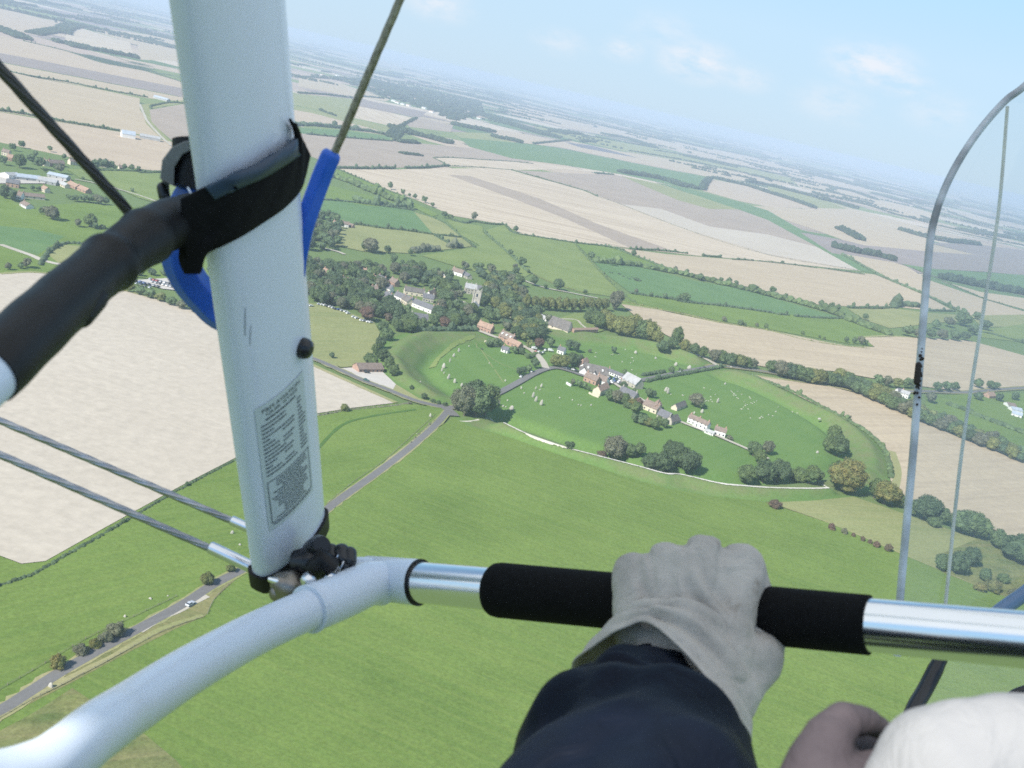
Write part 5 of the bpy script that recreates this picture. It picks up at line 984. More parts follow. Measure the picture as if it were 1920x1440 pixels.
# ------------------------------------------------------------------ haze
def haze():
    mb = MB(); z0, z1 = -7, 223.2; S = 62000; mb.add([(x, y, z) for z in (z0, z1) for x, y in ((-S, -3000), (S, -3000), (S, 2 * S * .55), (-S, 2 * S * .55))], [(0, 3, 2, 1), (4, 5, 6, 7), (0, 1, 5, 4), (1, 2, 6, 5), (2, 3, 7, 6), (3, 0, 4, 7)])
    m = bpy.data.materials.new('haze_air'); m.use_nodes = True; t = m.node_tree; t.nodes.clear()
    v = N(t, 'ShaderNodeVolumePrincipled', inp={'Color': (.66, .78, .95, 1), 'Density': HAZE_D, 'Anisotropy': 0.0}); o = N(t, 'ShaderNodeOutputMaterial'); L_(t, v.outputs[0], o.inputs['Volume'])
    ob = mb.build('haze', m); tag(ob, 'pale blue summer haze filling the air over the whole landscape', 'haze', None, 'stuff')
HAZE_D = 1.25e-4
haze()
# ------------------------------------------------------------------ the microlight in front of the camera
M['paint'] = mat('white_enamel', (.72, .76, .87), .22, var=.02, scale=8, spec=.6); M['paint2'] = mat('white_powder_coat', (.68, .74, .84), .3, var=.03, scale=12, spec=.5)
M['rubber'] = mat('black_rubber', (.007, .0075, .009), .5, spec=.35, var=.2, scale=30, bump=.15, bdist=.0006); M['foam'] = mat('black_foam', (.006, .006, .0065), .95, var=.2, scale=300, bump=.6, bscale=900, bdist=.0005, spec=.2)
M['web'] = mat('black_webbing', (.007, .007, .008), .9, var=.2, scale=200, bump=.6, bscale=700, bdist=.0006, spec=.25); M['chrome'] = mat('polished_steel', (.86, .86, .87), .20, metal=1, var=.02)
M['steel'] = mat('stainless_wire', (.42, .42, .44), .35, metal=.9, var=.15, scale=60); M['alu'] = mat('aluminium_sleeve', (.75, .76, .80), .2, metal=1, var=.03)
M['bluep'] = mat('blue_plastic', (.018, .12, .60), .33, var=.15, scale=15, spec=.5); M['blk'] = mat('black_plastic', (.015, .016, .02), .28, var=.1, scale=20); M['navy'] = None
M['grey_p'] = mat('grey_plastic', (.12, .13, .125), .45, var=.1, scale=30); M['brass'] = mat('dark_bolt_steel', (.30, .27, .24), .35, metal=.9, var=.2, scale=80)
M['label'] = mat('placard_film', (.56, .62, .64), .4, var=.02, scale=10); M['ink'] = mat('placard_ink', (.05, .065, .09), .6); M['wiret'] = mat('tarnished_wire', (.30, .28, .21), .4, metal=.8, var=.2, scale=300)
FR = CP(760, 1092, .79); frame = empty('control_frame', tuple(FR)); tag(frame, 'white tubed control frame with flat upright, steel crossbar and black grip', 'control frame')
K = lambda mb, name, m, parent=frame, smooth=True, **k: mb.build(name, m, parent, FR, smooth, **k)
# upright: aerofoil section along its own axis
cz = lambda x, y, d: CP(x, y, d)
LB, LT, RB = cz(482, 1083, .78), cz(328, 0, .512), cz(603, 955, .8353); ax = (LT - LB); AL_ = np.linalg.norm(ax); ax /= AL_; ch = RB - LB; ch -= ax * (ch @ ax); CH = np.linalg.norm(ch); ch /= CH
nrm = np.cross(ch, ax); nrm = nrm if nrm @ (CAMP - LB) > 0 else -nrm
def foil(k=1.0, th=.026):
    pts = []; n = 22
    for i in range(n): a = math.pi * i / (n - 1); pts.append((-math.cos(a), math.sin(a)))
    for i in range(1, n - 1): a = math.pi * i / (n - 1); pts.append((math.cos(a), -math.sin(a)))
    out = []
    for x, y in pts:
        u = (x + 1) / 2; w = th / 2 * (abs(y) ** .8) * (1.18 - .30 * u); out.append((u, math.copysign(w, y)))
    return out
FO = foil()
def strut_pt(u, t, off=0.0):
    u = min(max(u, .001), .999); a = math.acos(1 - 2 * u) if False else None; y = math.sin(math.acos(2 * u - 1)); w = .013 * (y ** .8) * (1.18 - .30 * u)
    return LB + ax * t + ch * (u * CH) + nrm * (w + off)
def pxof(p): q = p - CAMP; d = q @ F_; return 960 + FPX * (q @ R_) / d, 720 - FPX * (q @ U_) / d, d
def surf_px(px, py, off=0.0):
    """Point of the upright's near face that shows at a photo pixel."""
    d = ray(px, py); w = .013
    for _ in range(6):
        q = LB + nrm * (w + off); k = ((q - CAMP) @ nrm) / (d @ nrm); p = CAMP + d * k; u = min(max(((p - LB) @ ch) / CH, .001), .999)
        y = math.sin(math.acos(2 * u - 1)); w = .013 * (y ** .8) * (1.18 - .30 * u)
    return strut_pt(u, (p - LB) @ ax, off)
def extr(t0, t1, grow=0.0, n=2, name=None, cut=None):
    mb = MB(); vs = []
    for k in range(n):
        t = t0 + (t1 - t0) * k / (n - 1)
        for u, w in FO:
            g = grow; uu = (u - .5) * (1 + 2 * g / CH) + .5; ww = w + math.copysign(g, w) if abs(w) > 1e-6 else w
            vs.append(LB + ax * t + ch * (uu * CH) + nrm * ww)
    m = len(FO); fs = [(i * m + k, i * m + (k + 1) % m, (i + 1) * m + (k + 1) % m, (i + 1) * m + k) for i in range(n - 1) for k in range(m)]
    b0 = len(vs); vs += vs[:m] + vs[(n - 1) * m:n * m]; fs += [tuple(b0 + k for k in range(m - 1, -1, -1)), tuple(b0 + m + k for k in range(m))]
    return mb.add(vs, fs)
K(extr(0.0, 1.0, n=2), 'upright', [M['paint']])
K(extr(-.013, .003, .0022, 3), 'boot', M['rubber'])
K(MB().tube([LB + ch * CH * .5 + ax * -.028, LB + ch * CH * .5 - ax * .055], [.014, .012], 16), 'tang', M['rubber'])
bp = surf_px(566, 652); bd = nrm * .97 + ch * .1
K(MB().tube([bp - bd * .006, bp + bd * .003, bp + bd * .006, bp + bd * .0075], [.0072, .0072, .0060, .003], 24), 'bolt_cap', M['blk'])
# placard
lab = MB(); nu, nv = 10, 2; U0_, U1_, T0_, T1_ = .10, .72, .048, .163
def surf_quad(mb, u0, u1, t0, t1, off, n=8):
    vs = []; 
    for i in range(n + 1):
        u = u0 + (u1 - u0) * i / n
        for t in (t0, t1): vs.append(strut_pt(u, t, off))
    return mb.add(vs, [(2 * i, 2 * i + 2, 2 * i + 3, 2 * i + 1) for i in range(n)])
pl = K(surf_quad(lab, U0_, U1_, T0_, T1_, .0004, 12), 'placard', M['label'])
ink = MB(); rg = random.Random(5); T = lambda f: T1_ - f * (T1_ - T0_); U = lambda f: U0_ + f * (U1_ - U0_)
def words(f, fa, fb, hgt=.0016, lo=.025, hi=.07, gp=.012):
    x = fa
    while x < fb - .02:
        w = min(rg.uniform(lo, hi), fb - x); surf_quad(ink, U(x), U(x + w), T(f) - hgt / 2, T(f) + hgt / 2, .0008, 1); x += w + gp
f = .115; words(f, .14, .78, .0012, .03, .1)
for i in range(14):
    f = .15 + i * .030
    words(f, .06, .06 + rg.choice([.12, .2, .28, .40]), .0011); 
    if i % 3 != 2: words(f, .42, .42 + rg.choice([.1, .2, .26]), .0011)
    words(f, .78, .78 + rg.choice([.10, .16]), .0011)
for i in range(15):
    f = .615 + i * .0215; a, b = rg.choice([(.12, .62), (.2, .88), (.14, .8), (.3, .75), (.1, .9)]); words(f, a, b, .0009, .03, .08)
words(.958, .08, .92, .0009, .03, .08)
for (a, b, c, d) in ((.05, .955, .592, .597), (.05, .955, .938, .943)): surf_quad(ink, U(a), U(b), T(d), T(c), .0008, 8)
for a in (.05, .945): surf_quad(ink, U(a), U(a + .01), T(.943), T(.592), .0008, 1)
K(ink, 'printed_lines', M['ink'], pl, False)
def ink_text(body, f, fa, fb, hgt):
    cu = bpy.data.curves.new('t', 'FONT'); cu.body = body; cu.size = 1; to = bpy.data.objects.new('t', cu); COL.objects.link(to); dg = bpy.context.evaluated_depsgraph_get(); me = bpy.data.meshes.new_from_object(to.evaluated_get(dg))
    bpy.data.objects.remove(to); xs = [v.co.x for v in me.vertices]; x0, x1 = min(xs), max(xs); mb = MB()
    mb.add([strut_pt(U(fa + (fb - fa) * (v.co.x - x0) / (x1 - x0)), T(f) + v.co.y * hgt, .0009) for v in me.vertices], [tuple(p.vertices) for p in me.polygons]); bpy.data.meshes.remove(me)
    K(mb, 'lettering', M['ink'], pl, False)
ink_text('P&M AVIATION', .055, .10, .88, .0042); ink_text('QUIK GT450', .088, .16, .80, .0036)
sc = MB()
for (u, t, l, w) in ((.10, .222, .02, .0006), (.13, .214, .014, .0005), (.62, .545, .003, .001), (.52, .33, .0025, .0008), (.78, .50, .002, .0012), (.40, .46, .002, .0009)):
    vs = [strut_pt(u, t, .0003), strut_pt(u + .012, t + l * .5, .0003), strut_pt(u + .03, t + l, .0003), strut_pt(u + .03 + w * 9, t + l, .0003), strut_pt(u + .012 + w * 14, t + l * .5, .0003), strut_pt(u + w * 9, t, .0003)]; sc.add(vs, [(0, 1, 4, 5), (1, 2, 3, 4)])
K(sc, 'scratches', mat('scuff', (.30, .33, .36), .7), frame, False)
# crossbar (steel), its axis, corner fitting
BA, BB = CP(765, 1090, .786), CP(2350, 1240, .505); bx = (BB - BA); BL = np.linalg.norm(bx); bx /= BL
def bar_at(px):
    lo, hi = 0, BL
    for _ in range(40):
        m = (lo + hi) / 2; p = BA + bx * m - CAMP; x = 960 + FPX * (p @ R_) / (p @ F_)
        if x < px: lo = m
        else: hi = m
    return BA + bx * lo
K(MB().tube([BA, BB], .0152, 64), 'crossbar', M['chrome'])
g0, g1 = bar_at(922), bar_at(1630); gl = g1 - g0
gp = MB(); gp.tube([g0, g0 + gl * .004, g0 + gl * .012, g0 + gl * .03] + [g0 + gl * (k / 20) for k in range(1, 21)] + [g1 - gl * .0001], [.0148, .0172, .0186, .0193] + [.0193 - .0022 * k / 20 for k in range(1, 21)] + [.0149], 64); K(gp, 'foam_grip', M['foam'])
e1 = bar_at(786); e0 = BA - bx * .040; K(MB().tube([e0 - bx * .004, e0, e1], [.012, .0166, .0172], 48), 'corner_socket', M['paint2']); K(MB().tube([e1 - bx * .0005, e1 + bx * .0008], [.01735, .01735], 48), 'rubber_ring', M['rubber'])
ts = [(716,1094,.792),(690,1095,.78),(640,1118,.755),(580,1142,.728),(500,1178,.695),(430,1214,.655),(340,1266,.60),(250,1325,.545),(200,1358,.51),(165,1384,.49),(127,1416,.468),(85,1444,.45),(10,1470,.43),(-80,1482,.41),(-200,1500,.38)]
tp = catmull([CP(*q) for q in ts], 6); K(MB().tube(tp, [.0166] * 18 + [.0142] * (len(tp) - 18), 48), 'side_tube', M['paint2'])
rc = tp[12]; rt = tp[13] - tp[11]; rt /= np.linalg.norm(rt); K(MB().tube([tp[18] - rt * .0008, tp[18] + rt * .0008], [.0172, .0172], 48), 'collar_lip', M['paint2'])
K(MB().tube(catmull([CP(700, 1080, .795), CP(660, 1078, .80), (CP(600, 1090, .80)), CP(550, 1098, .80)], 5), .0135, 32), 'cross_lug', M['paint2'])
for (x, y, d) in ((620, 1087, .742), (578, 1088, .738)):
    p = CP(x, y + 1, d + .012); v = (CAMP + U_ * .35 - p); v /= np.linalg.norm(v); K(MB().tube([p, p + v * .004, p + v * .006], [.0058, .0052, .002], 20), 'rivet', M['alu'])
for (x, y, d) in ((612, 1164, .735), (672, 1138, .762)): K(MB().tube([CP(x, y - 8, d), CP(x, y + 1, d), CP(x, y + 3, d)], [.0045, .0045, .002], 16), 'rivet', M['brass'])
# shackle hardware at the foot of the upright
kb = MB(); kb.tube([CP(585, 1030, .79), CP(598, 1024, .775), CP(604, 1022, .768)], [.0075, .0085, .0065], 24); K(kb, 'knob', M['blk'])
kb = MB(); kb.tube([CP(560, 1055, .78), CP(582, 1050, .775), CP(606, 1062, .79)], [.010, .013, .011], 24); K(kb, 'hinge_block', M['blk'])
kb = MB(); kb.tube([CP(590, 1068, .765), CP(605, 1050, .76), CP(618, 1062, .765)], [.008, .009, .0085], 20); K(kb, 'saddle', M['rubber'])
for (x, y, r) in ((621, 1036, .0052), (640, 1040, .0068), (655, 1043, .0058), (646, 1054, .0058)): K(MB().capsule(CP(x, y - 4, .775), CP(x + 2, y + 9, .772), r, r * .8), 'wing_nut', M['blk'])
K(MB().tube(catmull([CP(634, 1040, .768), CP(627, 1062, .766), CP(630, 1073, .766), CP(640, 1062, .766), CP(645, 1050, .768)], 5), .0007, 8), 'safety_ring', M['alu'])
kb = MB(); kb.tube([CP(520, 1090, .77), CP(535, 1097, .765), CP(552, 1105, .77)], [.007, .0125, .012], 20); kb.capsule(CP(522, 1112, .765), CP(532, 1118, .765), .0068); K(kb, 'shackle', M['brass'])
K(MB().tube([CP(505, 1086, .765), CP(530, 1092, .76), CP(548, 1100, .765)], [.002, .0035, .002], 12), 'clevis_pin', M['chrome'])
# --- padded tube at upper left with white end
pt = empty('padded_tube', tuple(CP(200, 500, .55))); tag(pt, 'thick tube wrapped in black rubber with a bare white end at the left edge', 'tube')
o2 = CP(200, 500, .55); axp = [(-280, 930, .36), (-150, 810, .40), (-12, 688, .435), (68, 612, .465), (130, 556, .495), (180, 512, .52), (236, 470, .545), (300, 428, .575), (350, 412, .60), (400, 400, .62)]
PPa = catmull([CP(*q) for q in axp], 8); white = [p for p in PPa[:17]]; blackp = PPa[15:]
MB().tube(white, .0132, 40).build('bare_end', M['paint2'], pt, o2, True)
rr = []
for i in range(len(blackp)):
    f = i / (len(blackp) - 1); r = .0143 + .0002 * math.sin(i * .9)
    r += .0014 * math.exp(-((f - .50) / .022) ** 2) + .0014 * math.exp(-((f - .66) / .02) ** 2) - .0010 * math.exp(-((f - .545) / .02) ** 2) - .0008 * math.exp(-((f - .40) / .03) ** 2); rr.append(r)
mbp = MB(); mbp.tube(blackp, rr, 48); mbp.build('rubber_wrap', M['rubber'], pt, o2, True)
MB().capsule(CP(176, 560, .50), CP(150, 590, .49), .0065).build('tie_knot', M['rubber'], pt, o2, True)
# --- strap round the upright
so2 = CP(470, 360, .63); st = empty('velcro_strap', tuple(so2)); tag(st, 'wide black hook and loop strap wound round the white upright', 'strap')
def strap(path, width, thick, n=10, wdir=None):
    P = catmull(path, n); vs = []
    for i, p in enumerate(P):
        w = wdir(i / (len(P) - 1)) if callable(wdir) else wdir; wd = width(i / (len(P) - 1)) if callable(width) else width
        t = P[min(i + 1, len(P) - 1)] - P[max(i - 1, 0)]; t /= np.linalg.norm(t); nn = np.cross(t, w); nn /= np.linalg.norm(nn)
        for a, b in ((-1, -1), (-.5, -1.1), (0, -1.15), (.5, -1.1), (1, -1), (1, 1), (.5, 1.25), (0, 1.35), (-.5, 1.25), (-1, 1)): vs.append(p + w * (wd / 2 * a) + nn * (thick / 2 * b))
    m = 10; k = len(P); return MB().add(vs, [(i * m + j, i * m + (j + 1) % m, (i + 1) * m + (j + 1) % m, (i + 1) * m + j) for i in range(k - 1) for j in range(m)] + [tuple(range(m)), tuple((k - 1) * m + j for j in range(m))])
def sp_(u, t, off): 
    if 0 <= u <= 1: return strut_pt(u, t, off)
    return LB + ax * t + ch * (u * CH) + nrm * off
w1 = ax
SPX = lambda x, y, o: surf_px(x, y, o)
def ribbon3(up, lo, off, bulge=0.0, m=10):
    """Sheet between an upper and a lower edge, both given as 3-D points."""
    A, B = catmull(up, 8), catmull(lo, 8); n = min(len(A), len(B)); vs = []
    for i in range(n):
        a, b = A[i], B[i]
        for j in range(m + 1): f = j / m; p = a + (b - a) * f; vs.append(p + (CAMP - p) / np.linalg.norm(CAMP - p) * (bulge * math.sin(math.pi * f) + .0006 * math.sin(i * .5 + j)))
    return MB().add(vs, [(i * (m + 1) + j, (i + 1) * (m + 1) + j, (i + 1) * (m + 1) + j + 1, i * (m + 1) + j + 1) for i in range(n - 1) for j in range(m)])
def near(px, py, off):
    """On the upright's face at a photo pixel, or wrapping back from its edges."""
    d = ray(px, py); q = LB + nrm * .010; k = ((q - CAMP) @ nrm) / (d @ nrm); p = CAMP + d * k; u = ((p - LB) @ ch) / CH; t = (p - LB) @ ax
    if .13 < u < .95:
        return surf_px(px, py, off)
    if u <= .13: e = strut_pt(.10, t, off); return CP(px, py, (e - CAMP) @ F_ - .0035)
    e = strut_pt(.95, t, off); return CP(px, py, (e - CAMP) @ F_ + .9 * (u - .95) * CH)
def band(up, lo, off, m=12, puff=.002):
    A, B = catmull([(x, y, 0) for x, y in up], 7), catmull([(x, y, 0) for x, y in lo], 7); n = min(len(A), len(B)); vs = []
    for i in range(n):
        for j in range(m + 1): f = j / m; p = A[i] + (B[i] - A[i]) * f; vs.append(near(p[0], p[1], off + puff * math.sin(math.pi * f) + .0004 * math.sin(i * .8 + j * .6)))
    return MB().add(vs, [(i * (m + 1) + j, (i + 1) * (m + 1) + j, (i + 1) * (m + 1) + j + 1, i * (m + 1) + j + 1) for i in range(n - 1) for j in range(m)])
bo_ = band([(338, 372), (383, 350), (430, 329), (490, 303), (538, 272), (556, 245), (546, 222)], [(350, 500), (392, 470), (432, 451), (480, 422), (532, 386), (562, 350), (578, 290)], .0032).build('band', M['web'], st, so2, True); q = bo_.modifiers.new('s', 'SOLIDIFY'); q.thickness = .0018
ed_ = band([(384, 350), (430, 329), (490, 303), (538, 272), (553, 262)], [(402, 372), (440, 353), (498, 328), (546, 298), (560, 288)], .0065, 8, .0022).build('rolled_edge', mat('blue_black_rubber', (.030, .055, .095), .42), st, so2, True); q = ed_.modifiers.new('s', 'SOLIDIFY'); q.thickness = .0016
tail = [CP(396, 385, .590), CP(382, 415, .588), CP(372, 452, .588), CP(360, 485, .592), CP(362, 512, .595)]
strap(tail, lambda f: .029 * (1 - .78 * f) + .002, .004, wdir=R_).build('loose_tail', M['web'], st, so2, True)
strap([CP(378, 372, .585), CP(374, 388, .583), CP(360, 398, .583), CP(345, 398, .585)][:2] + [CP(352, 352, .59)], .0012, .0008, wdir=R_).build('stitching', M['paint2'], st, so2, True)
bo = CP(335, 320, .64); bk = empty('strap_buckle', tuple(bo)); tag(bk, 'curved grey plastic buckle standing out behind the upright', 'buckle')
bm_ = MB(); vs = []; prof = [(300, 335), (304, 300), (322, 276), (345, 265), (372, 262)]
for k, (x, y) in enumerate(prof):
    for (dx, dy, dd) in ((0, 0, 0), (0, 0, .022), (26 - 3 * k, 14, .022), (26 - 3 * k, 14, 0)): vs.append(CP(x + dx, y + dy, .635 + dd))
bm_.add(vs, [(i * 4 + j, i * 4 + (j + 1) % 4, (i + 1) * 4 + (j + 1) % 4, (i + 1) * 4 + j) for i in range(4) for j in range(4)] + [(0, 1, 2, 3), (19, 18, 17, 16)]); bm_.build('shell', M['grey_p'], bk, bo, False, .0008)
MB().tube([CP(310, 322, .65), CP(311, 366, .65)], .0022, 16).build('pin', M['grey_p'], bk, bo, True); MB().tube(catmull([CP(352, 262, .652), CP(352, 300, .652), CP(342, 350, .652)], 4), .0095, 16).build('loop', M['rubber'], bk, bo, True)
MB().capsule(CP(305, 352, .65), CP(308, 368, .65), .0036).build('screw', M['blk'], bk, bo, True)
# --- wires
def wire(path, r, name, label, m=M['steel'], ferr=None, sleeve=None, lobes=7):
    o = path[0]; root = empty(name, tuple(o)); tag(root, label, 'wire rope', 'wire ropes of the microlight')
    P = catmull(path, 120 if len(path) < 3 else 60); MB().tube(P, r, 42, lobes=lobes, lobe=.13, twist=1 / (r * 7.5)).build('strands', m, root, o, True)
    if ferr: a, b, rf = ferr; MB().tube([a, a + (b - a) * .03, b], [rf * .8, rf, rf], 24).build('ferrule', M['alu'], root, o, True)
    return root, o
wire([CP(-60, 62, .52), CP(240, 395, .60)], .0029, 'wire_rope', 'thick dark wire running from the left edge down to the padded tube', mat('dark_cable', (.09, .085, .085), .35, metal=.5))
wire([CP(-120, 737, .82), CP(470, 992, .83)], .0026, 'wire_rope', 'upper of the two grey wires ending behind the foot of the upright', ferr=(CP(433, 975, .829), CP(490, 1001, .83), .0040))
wire([CP(-120, 799, .76), CP(478, 1066, .79)], .0026, 'wire_rope', 'lower of the two grey wires ending at the foot of the upright', ferr=(CP(392, 1025, .787), CP(486, 1070, .79), .0048))
wr, wo_ = wire([CP(800, -140, .62), CP(762, -30, .63), CP(690, 140, .645), CP(628, 285, .66)], .0023, 'wire_rope', 'tarnished wire rising from the blue sleeve to the top of the picture', M['wiret'])
bs = catmull([CP(624, 284, .662), CP(612, 310, .664), CP(596, 350, .668), CP(570, 425, .672), CP(540, 540, .69), CP(480, 600, .70), CP(420, 590, .70), CP(385, 560, .695), CP(352, 520, .685), CP(335, 470, .675), CP(345, 400, .67), CP(385, 330, .665)], 6)
rs = [.0050, .0062] + [.0072] * 20 + [.0085 + .0035 * min(1, k / 8) for k in range(len(bs) - 22)]; MB().tube(bs, rs[:len(bs)], 6).build('blue_sleeve', M['bluep'], wr, wo_, False, .0012)
# --- windscreen
wso = CP(1720, 700, .95); ws = empty('windscreen', tuple(wso)); tag(ws, 'clear curved windscreen with a grey metal edge strip and grime', 'windscreen')
E1 = catmull([CP(1990, 95, 1.0), CP(1920, 162, .99), CP(1884, 190, .985), CP(1836, 245, .975), CP(1796, 305, .965), (CP(1768, 362, .96)), CP(1751, 415, .955), CP(1742, 470, .95), CP(1728, 640, .94), CP(1712, 850, .93), CP(1700, 980, .925), CP(1687, 1130, .92), CP(1682, 1230, .915)], 8)
M['trim'] = mat('dull_metal_strip', (.52, .55, .60), .5, metal=.2, var=.3, scale=25); MB().tube(E1, .0034, 20).build('edge_strip', M['trim'], ws, wso, True)
E2 = [CP(1889, 200, 1.0), CP(1872, 400, .985), (CP(1841, 600, .97)), CP(1803, 850, .955), CP(1772, 1140, .94), CP(1762, 1230, .935)]; MB().tube(catmull(E2, 6), .0016, 12).build('crease', mat('crease_line', (.62, .63, .58), .4), ws, wso, True)
m, t, b = newmat('clear_polycarbonate'); t.nodes.remove(b); tr = N(t, 'ShaderNodeBsdfTransparent', inp={'Color': (.93, .95, .955, 1)}); gl = N(t, 'ShaderNodeBsdfGlossy', inp={'Roughness': .04}); df = N(t, 'ShaderNodeBsdfDiffuse', inp={'Color': (.55, .6, .65, 1)})
m1 = N(t, 'ShaderNodeMixShader'); m2 = N(t, 'ShaderNodeMixShader'); tc = N(t, 'ShaderNodeTexCoord'); nz = N(t, 'ShaderNodeTexNoise', inp={'Scale': 9.0, 'Detail': 5.0}); mrr = N(t, 'ShaderNodeMapRange', inp={1: .45, 2: .8, 3: .06, 4: .17})
L_(t, tc.outputs['Object'], nz.inputs['Vector']); L_(t, nz.outputs['Fac'], mrr.inputs[0]); m1.inputs[0].default_value = .045; L_(t, tr.outputs[0], m1.inputs[1]); L_(t, gl.outputs[0], m1.inputs[2]); L_(t, mrr.outputs[0], m2.inputs[0]); L_(t, m1.outputs[0], m2.inputs[1]); L_(t, df.outputs[0], m2.inputs[2])
L_(t, m2.outputs[0], t.nodes['Material Output'].inputs['Surface']); M['perspex'] = m
rows = []; E1s = E1[4:]
for i, p in enumerate(E1s):
    f = i / (len(E1s) - 1); q0 = 960 + FPX * ((p - CAMP) @ R_) / ((p - CAMP) @ F_); y0 = 720 - FPX * ((p - CAMP) @ U_) / ((p - CAMP) @ F_); row_ = [p]
    xe = 1890 - 128 * max(0, (y0 - 200)) / 1030
    for k, X in enumerate((.5, 1.0)): row_.append(CP(q0 + (max(xe, q0 + 4) - q0) * X, y0, .955 + .01 * k - .02 * f))
    for X in (2050, 2250, 2500): row_.append(CP(X, y0 + (X - q0) * .02, 1.0 - (X - 1900) * .0003 - .02 * f))
    rows.append(row_)
mb = MB(); m_ = len(rows[0]); mb.add([p for r in rows for p in r], [(i * m_ + j, i * m_ + j + 1, (i + 1) * m_ + j + 1, (i + 1) * m_ + j) for i in range(len(rows) - 1) for j in range(m_ - 1)]); pn = mb.build('pane', M['perspex'], ws, wso, True)
lo_ = [[CP(1762, 1225, .90), CP(1738, 1290, .885), CP(1710, 1345, .87), CP(1690, 1420, .85)], [CP(1850, 1230, .9), CP(1850, 1300, .88), CP(1850, 1380, .86), CP(1850, 1460, .84)], [CP(2050, 1235, .88), CP(2050, 1300, .86), CP(2050, 1380, .84), CP(2050, 1460, .82)]]
mb = MB(); mb.add([p for r in lo_ for p in r], [(i * 4 + j, i * 4 + j + 1, (i + 1) * 4 + j + 1, (i + 1) * 4 + j) for i in range(2) for j in range(3)]); mb.build('lower_pane', M['perspex'], ws, wso, True)
MB().tube(catmull([CP(1775, 1205, .90), CP(1762, 1238, .895), CP(1736, 1290, .885), CP(1710, 1338, .87), CP(1690, 1420, .85)], 6), [.0060] * 8 + [.0066] * 17, 20).build('black_edge', M['blk'], ws, wso, True)
MB().tube(catmull([CP(1850, 1165, .93), CP(1885, 1138, .93), CP(1925, 1110, .93), CP(2000, 1050, .93)], 5), .0065, 16).build('lower_rim', mat('blue_grey_rim', (.16, .24, .38), .3), ws, wso, True)
MB().tube(catmull([CP(1890, 1312, .87), CP(1905, 1300, .87), CP(1935, 1290, .87)], 5), .004, 12).build('rim_end', M['blk'], ws, wso, True)
gm = MB(); rgx = np.random.default_rng(3)
for k in range(46):
    y = rgx.normal(702, 17); d = .9337; c = CP(1728 - (y - 640) * .076 + rgx.normal(0, 2.2), y, d - .0035); lump(gm, c, (rgx.uniform(.0006, .0018),) * 3, 1, .3)
gm.capsule(CP(1722, 684, .930), CP(1719, 716, .930), .0026, .0028); gm.build('grime', mat('dark_grime', (.03, .02, .018), .8), ws, wso, True)
# ------------------------------------------------------------------ the pilot's gloved hands and sleeve
def leather(name, c1, c2, c3, bs=260):
    m, t, b = newmat(name); b.inputs['Roughness'].default_value = .82; b.inputs['Specular IOR Level'].default_value = .25
    tc = N(t, 'ShaderNodeTexCoord'); a = N(t, 'ShaderNodeTexNoise', inp={'Scale': 22.0, 'Detail': 6.0, 'Roughness': .65}); L_(t, tc.outputs['Object'], a.inputs['Vector'])
    mr = N(t, 'ShaderNodeMapRange', inp={1: .35, 2: .65}); L_(t, a.outputs['Fac'], mr.inputs[0]); mx = N(t, 'ShaderNodeMixRGB', inp={1: (*c1, 1), 2: (*c2, 1)}); L_(t, mr.outputs[0], mx.inputs[0])
    d = N(t, 'ShaderNodeTexNoise', inp={'Scale': 55.0, 'Detail': 3.0}); L_(t, tc.outputs['Object'], d.inputs['Vector']); mr2 = N(t, 'ShaderNodeMapRange', inp={1: .66, 2: .76, 3: 0, 4: .6}); L_(t, d.outputs['Fac'], mr2.inputs[0])
    m2 = N(t, 'ShaderNodeMixRGB', inp={2: (*c3, 1)}); L_(t, mr2.outputs[0], m2.inputs[0]); L_(t, mx.outputs[0], m2.inputs[1]); L_(t, m2.outputs[0], b.inputs['Base Color'])
    n = N(t, 'ShaderNodeTexNoise', inp={'Scale': float(bs), 'Detail': 5.0}); L_(t, tc.outputs['Object'], n.inputs['Vector']); w = N(t, 'ShaderNodeTexNoise', inp={'Scale': 38.0, 'Detail': 4.0, 'Distortion': 1.2}); L_(t, tc.outputs['Object'], w.inputs['Vector'])
    b1 = N(t, 'ShaderNodeBump', inp={'Strength': .35, 'Distance': .0006}); b2 = N(t, 'ShaderNodeBump', inp={'Strength': .75, 'Distance': .0042}); L_(t, n.outputs['Fac'], b1.inputs['Height']); L_(t, w.outputs['Fac'], b2.inputs['Height']); L_(t, b1.outputs[0], b2.inputs['Normal']); L_(t, b2.outputs[0], b.inputs['Normal'])
    return m
M['glove'] = leather('pale_grey_leather', (.52, .475, .425), (.38, .345, .31), (.17, .12, .075)); M['glove2'] = leather('cream_leather', (.315, .315, .32), (.295, .295, .30), (.27, .265, .26)); M['glove3'] = leather('shaded_thumb_leather', (.085, .070, .077), (.065, .054, .061), (.035, .027, .03))  # last leather: the thumb's shade is put into its dark purple-grey colour
M['navy'] = leather('navy_fabric', (.004, .0075, .018), (.003, .0055, .012), (.006, .010, .021), 900); M['navy'].node_tree.nodes['Principled BSDF'].inputs['Specular IOR Level'].default_value = .14; M['navy'].node_tree.nodes['Principled BSDF'].inputs['Roughness'].default_value = .62
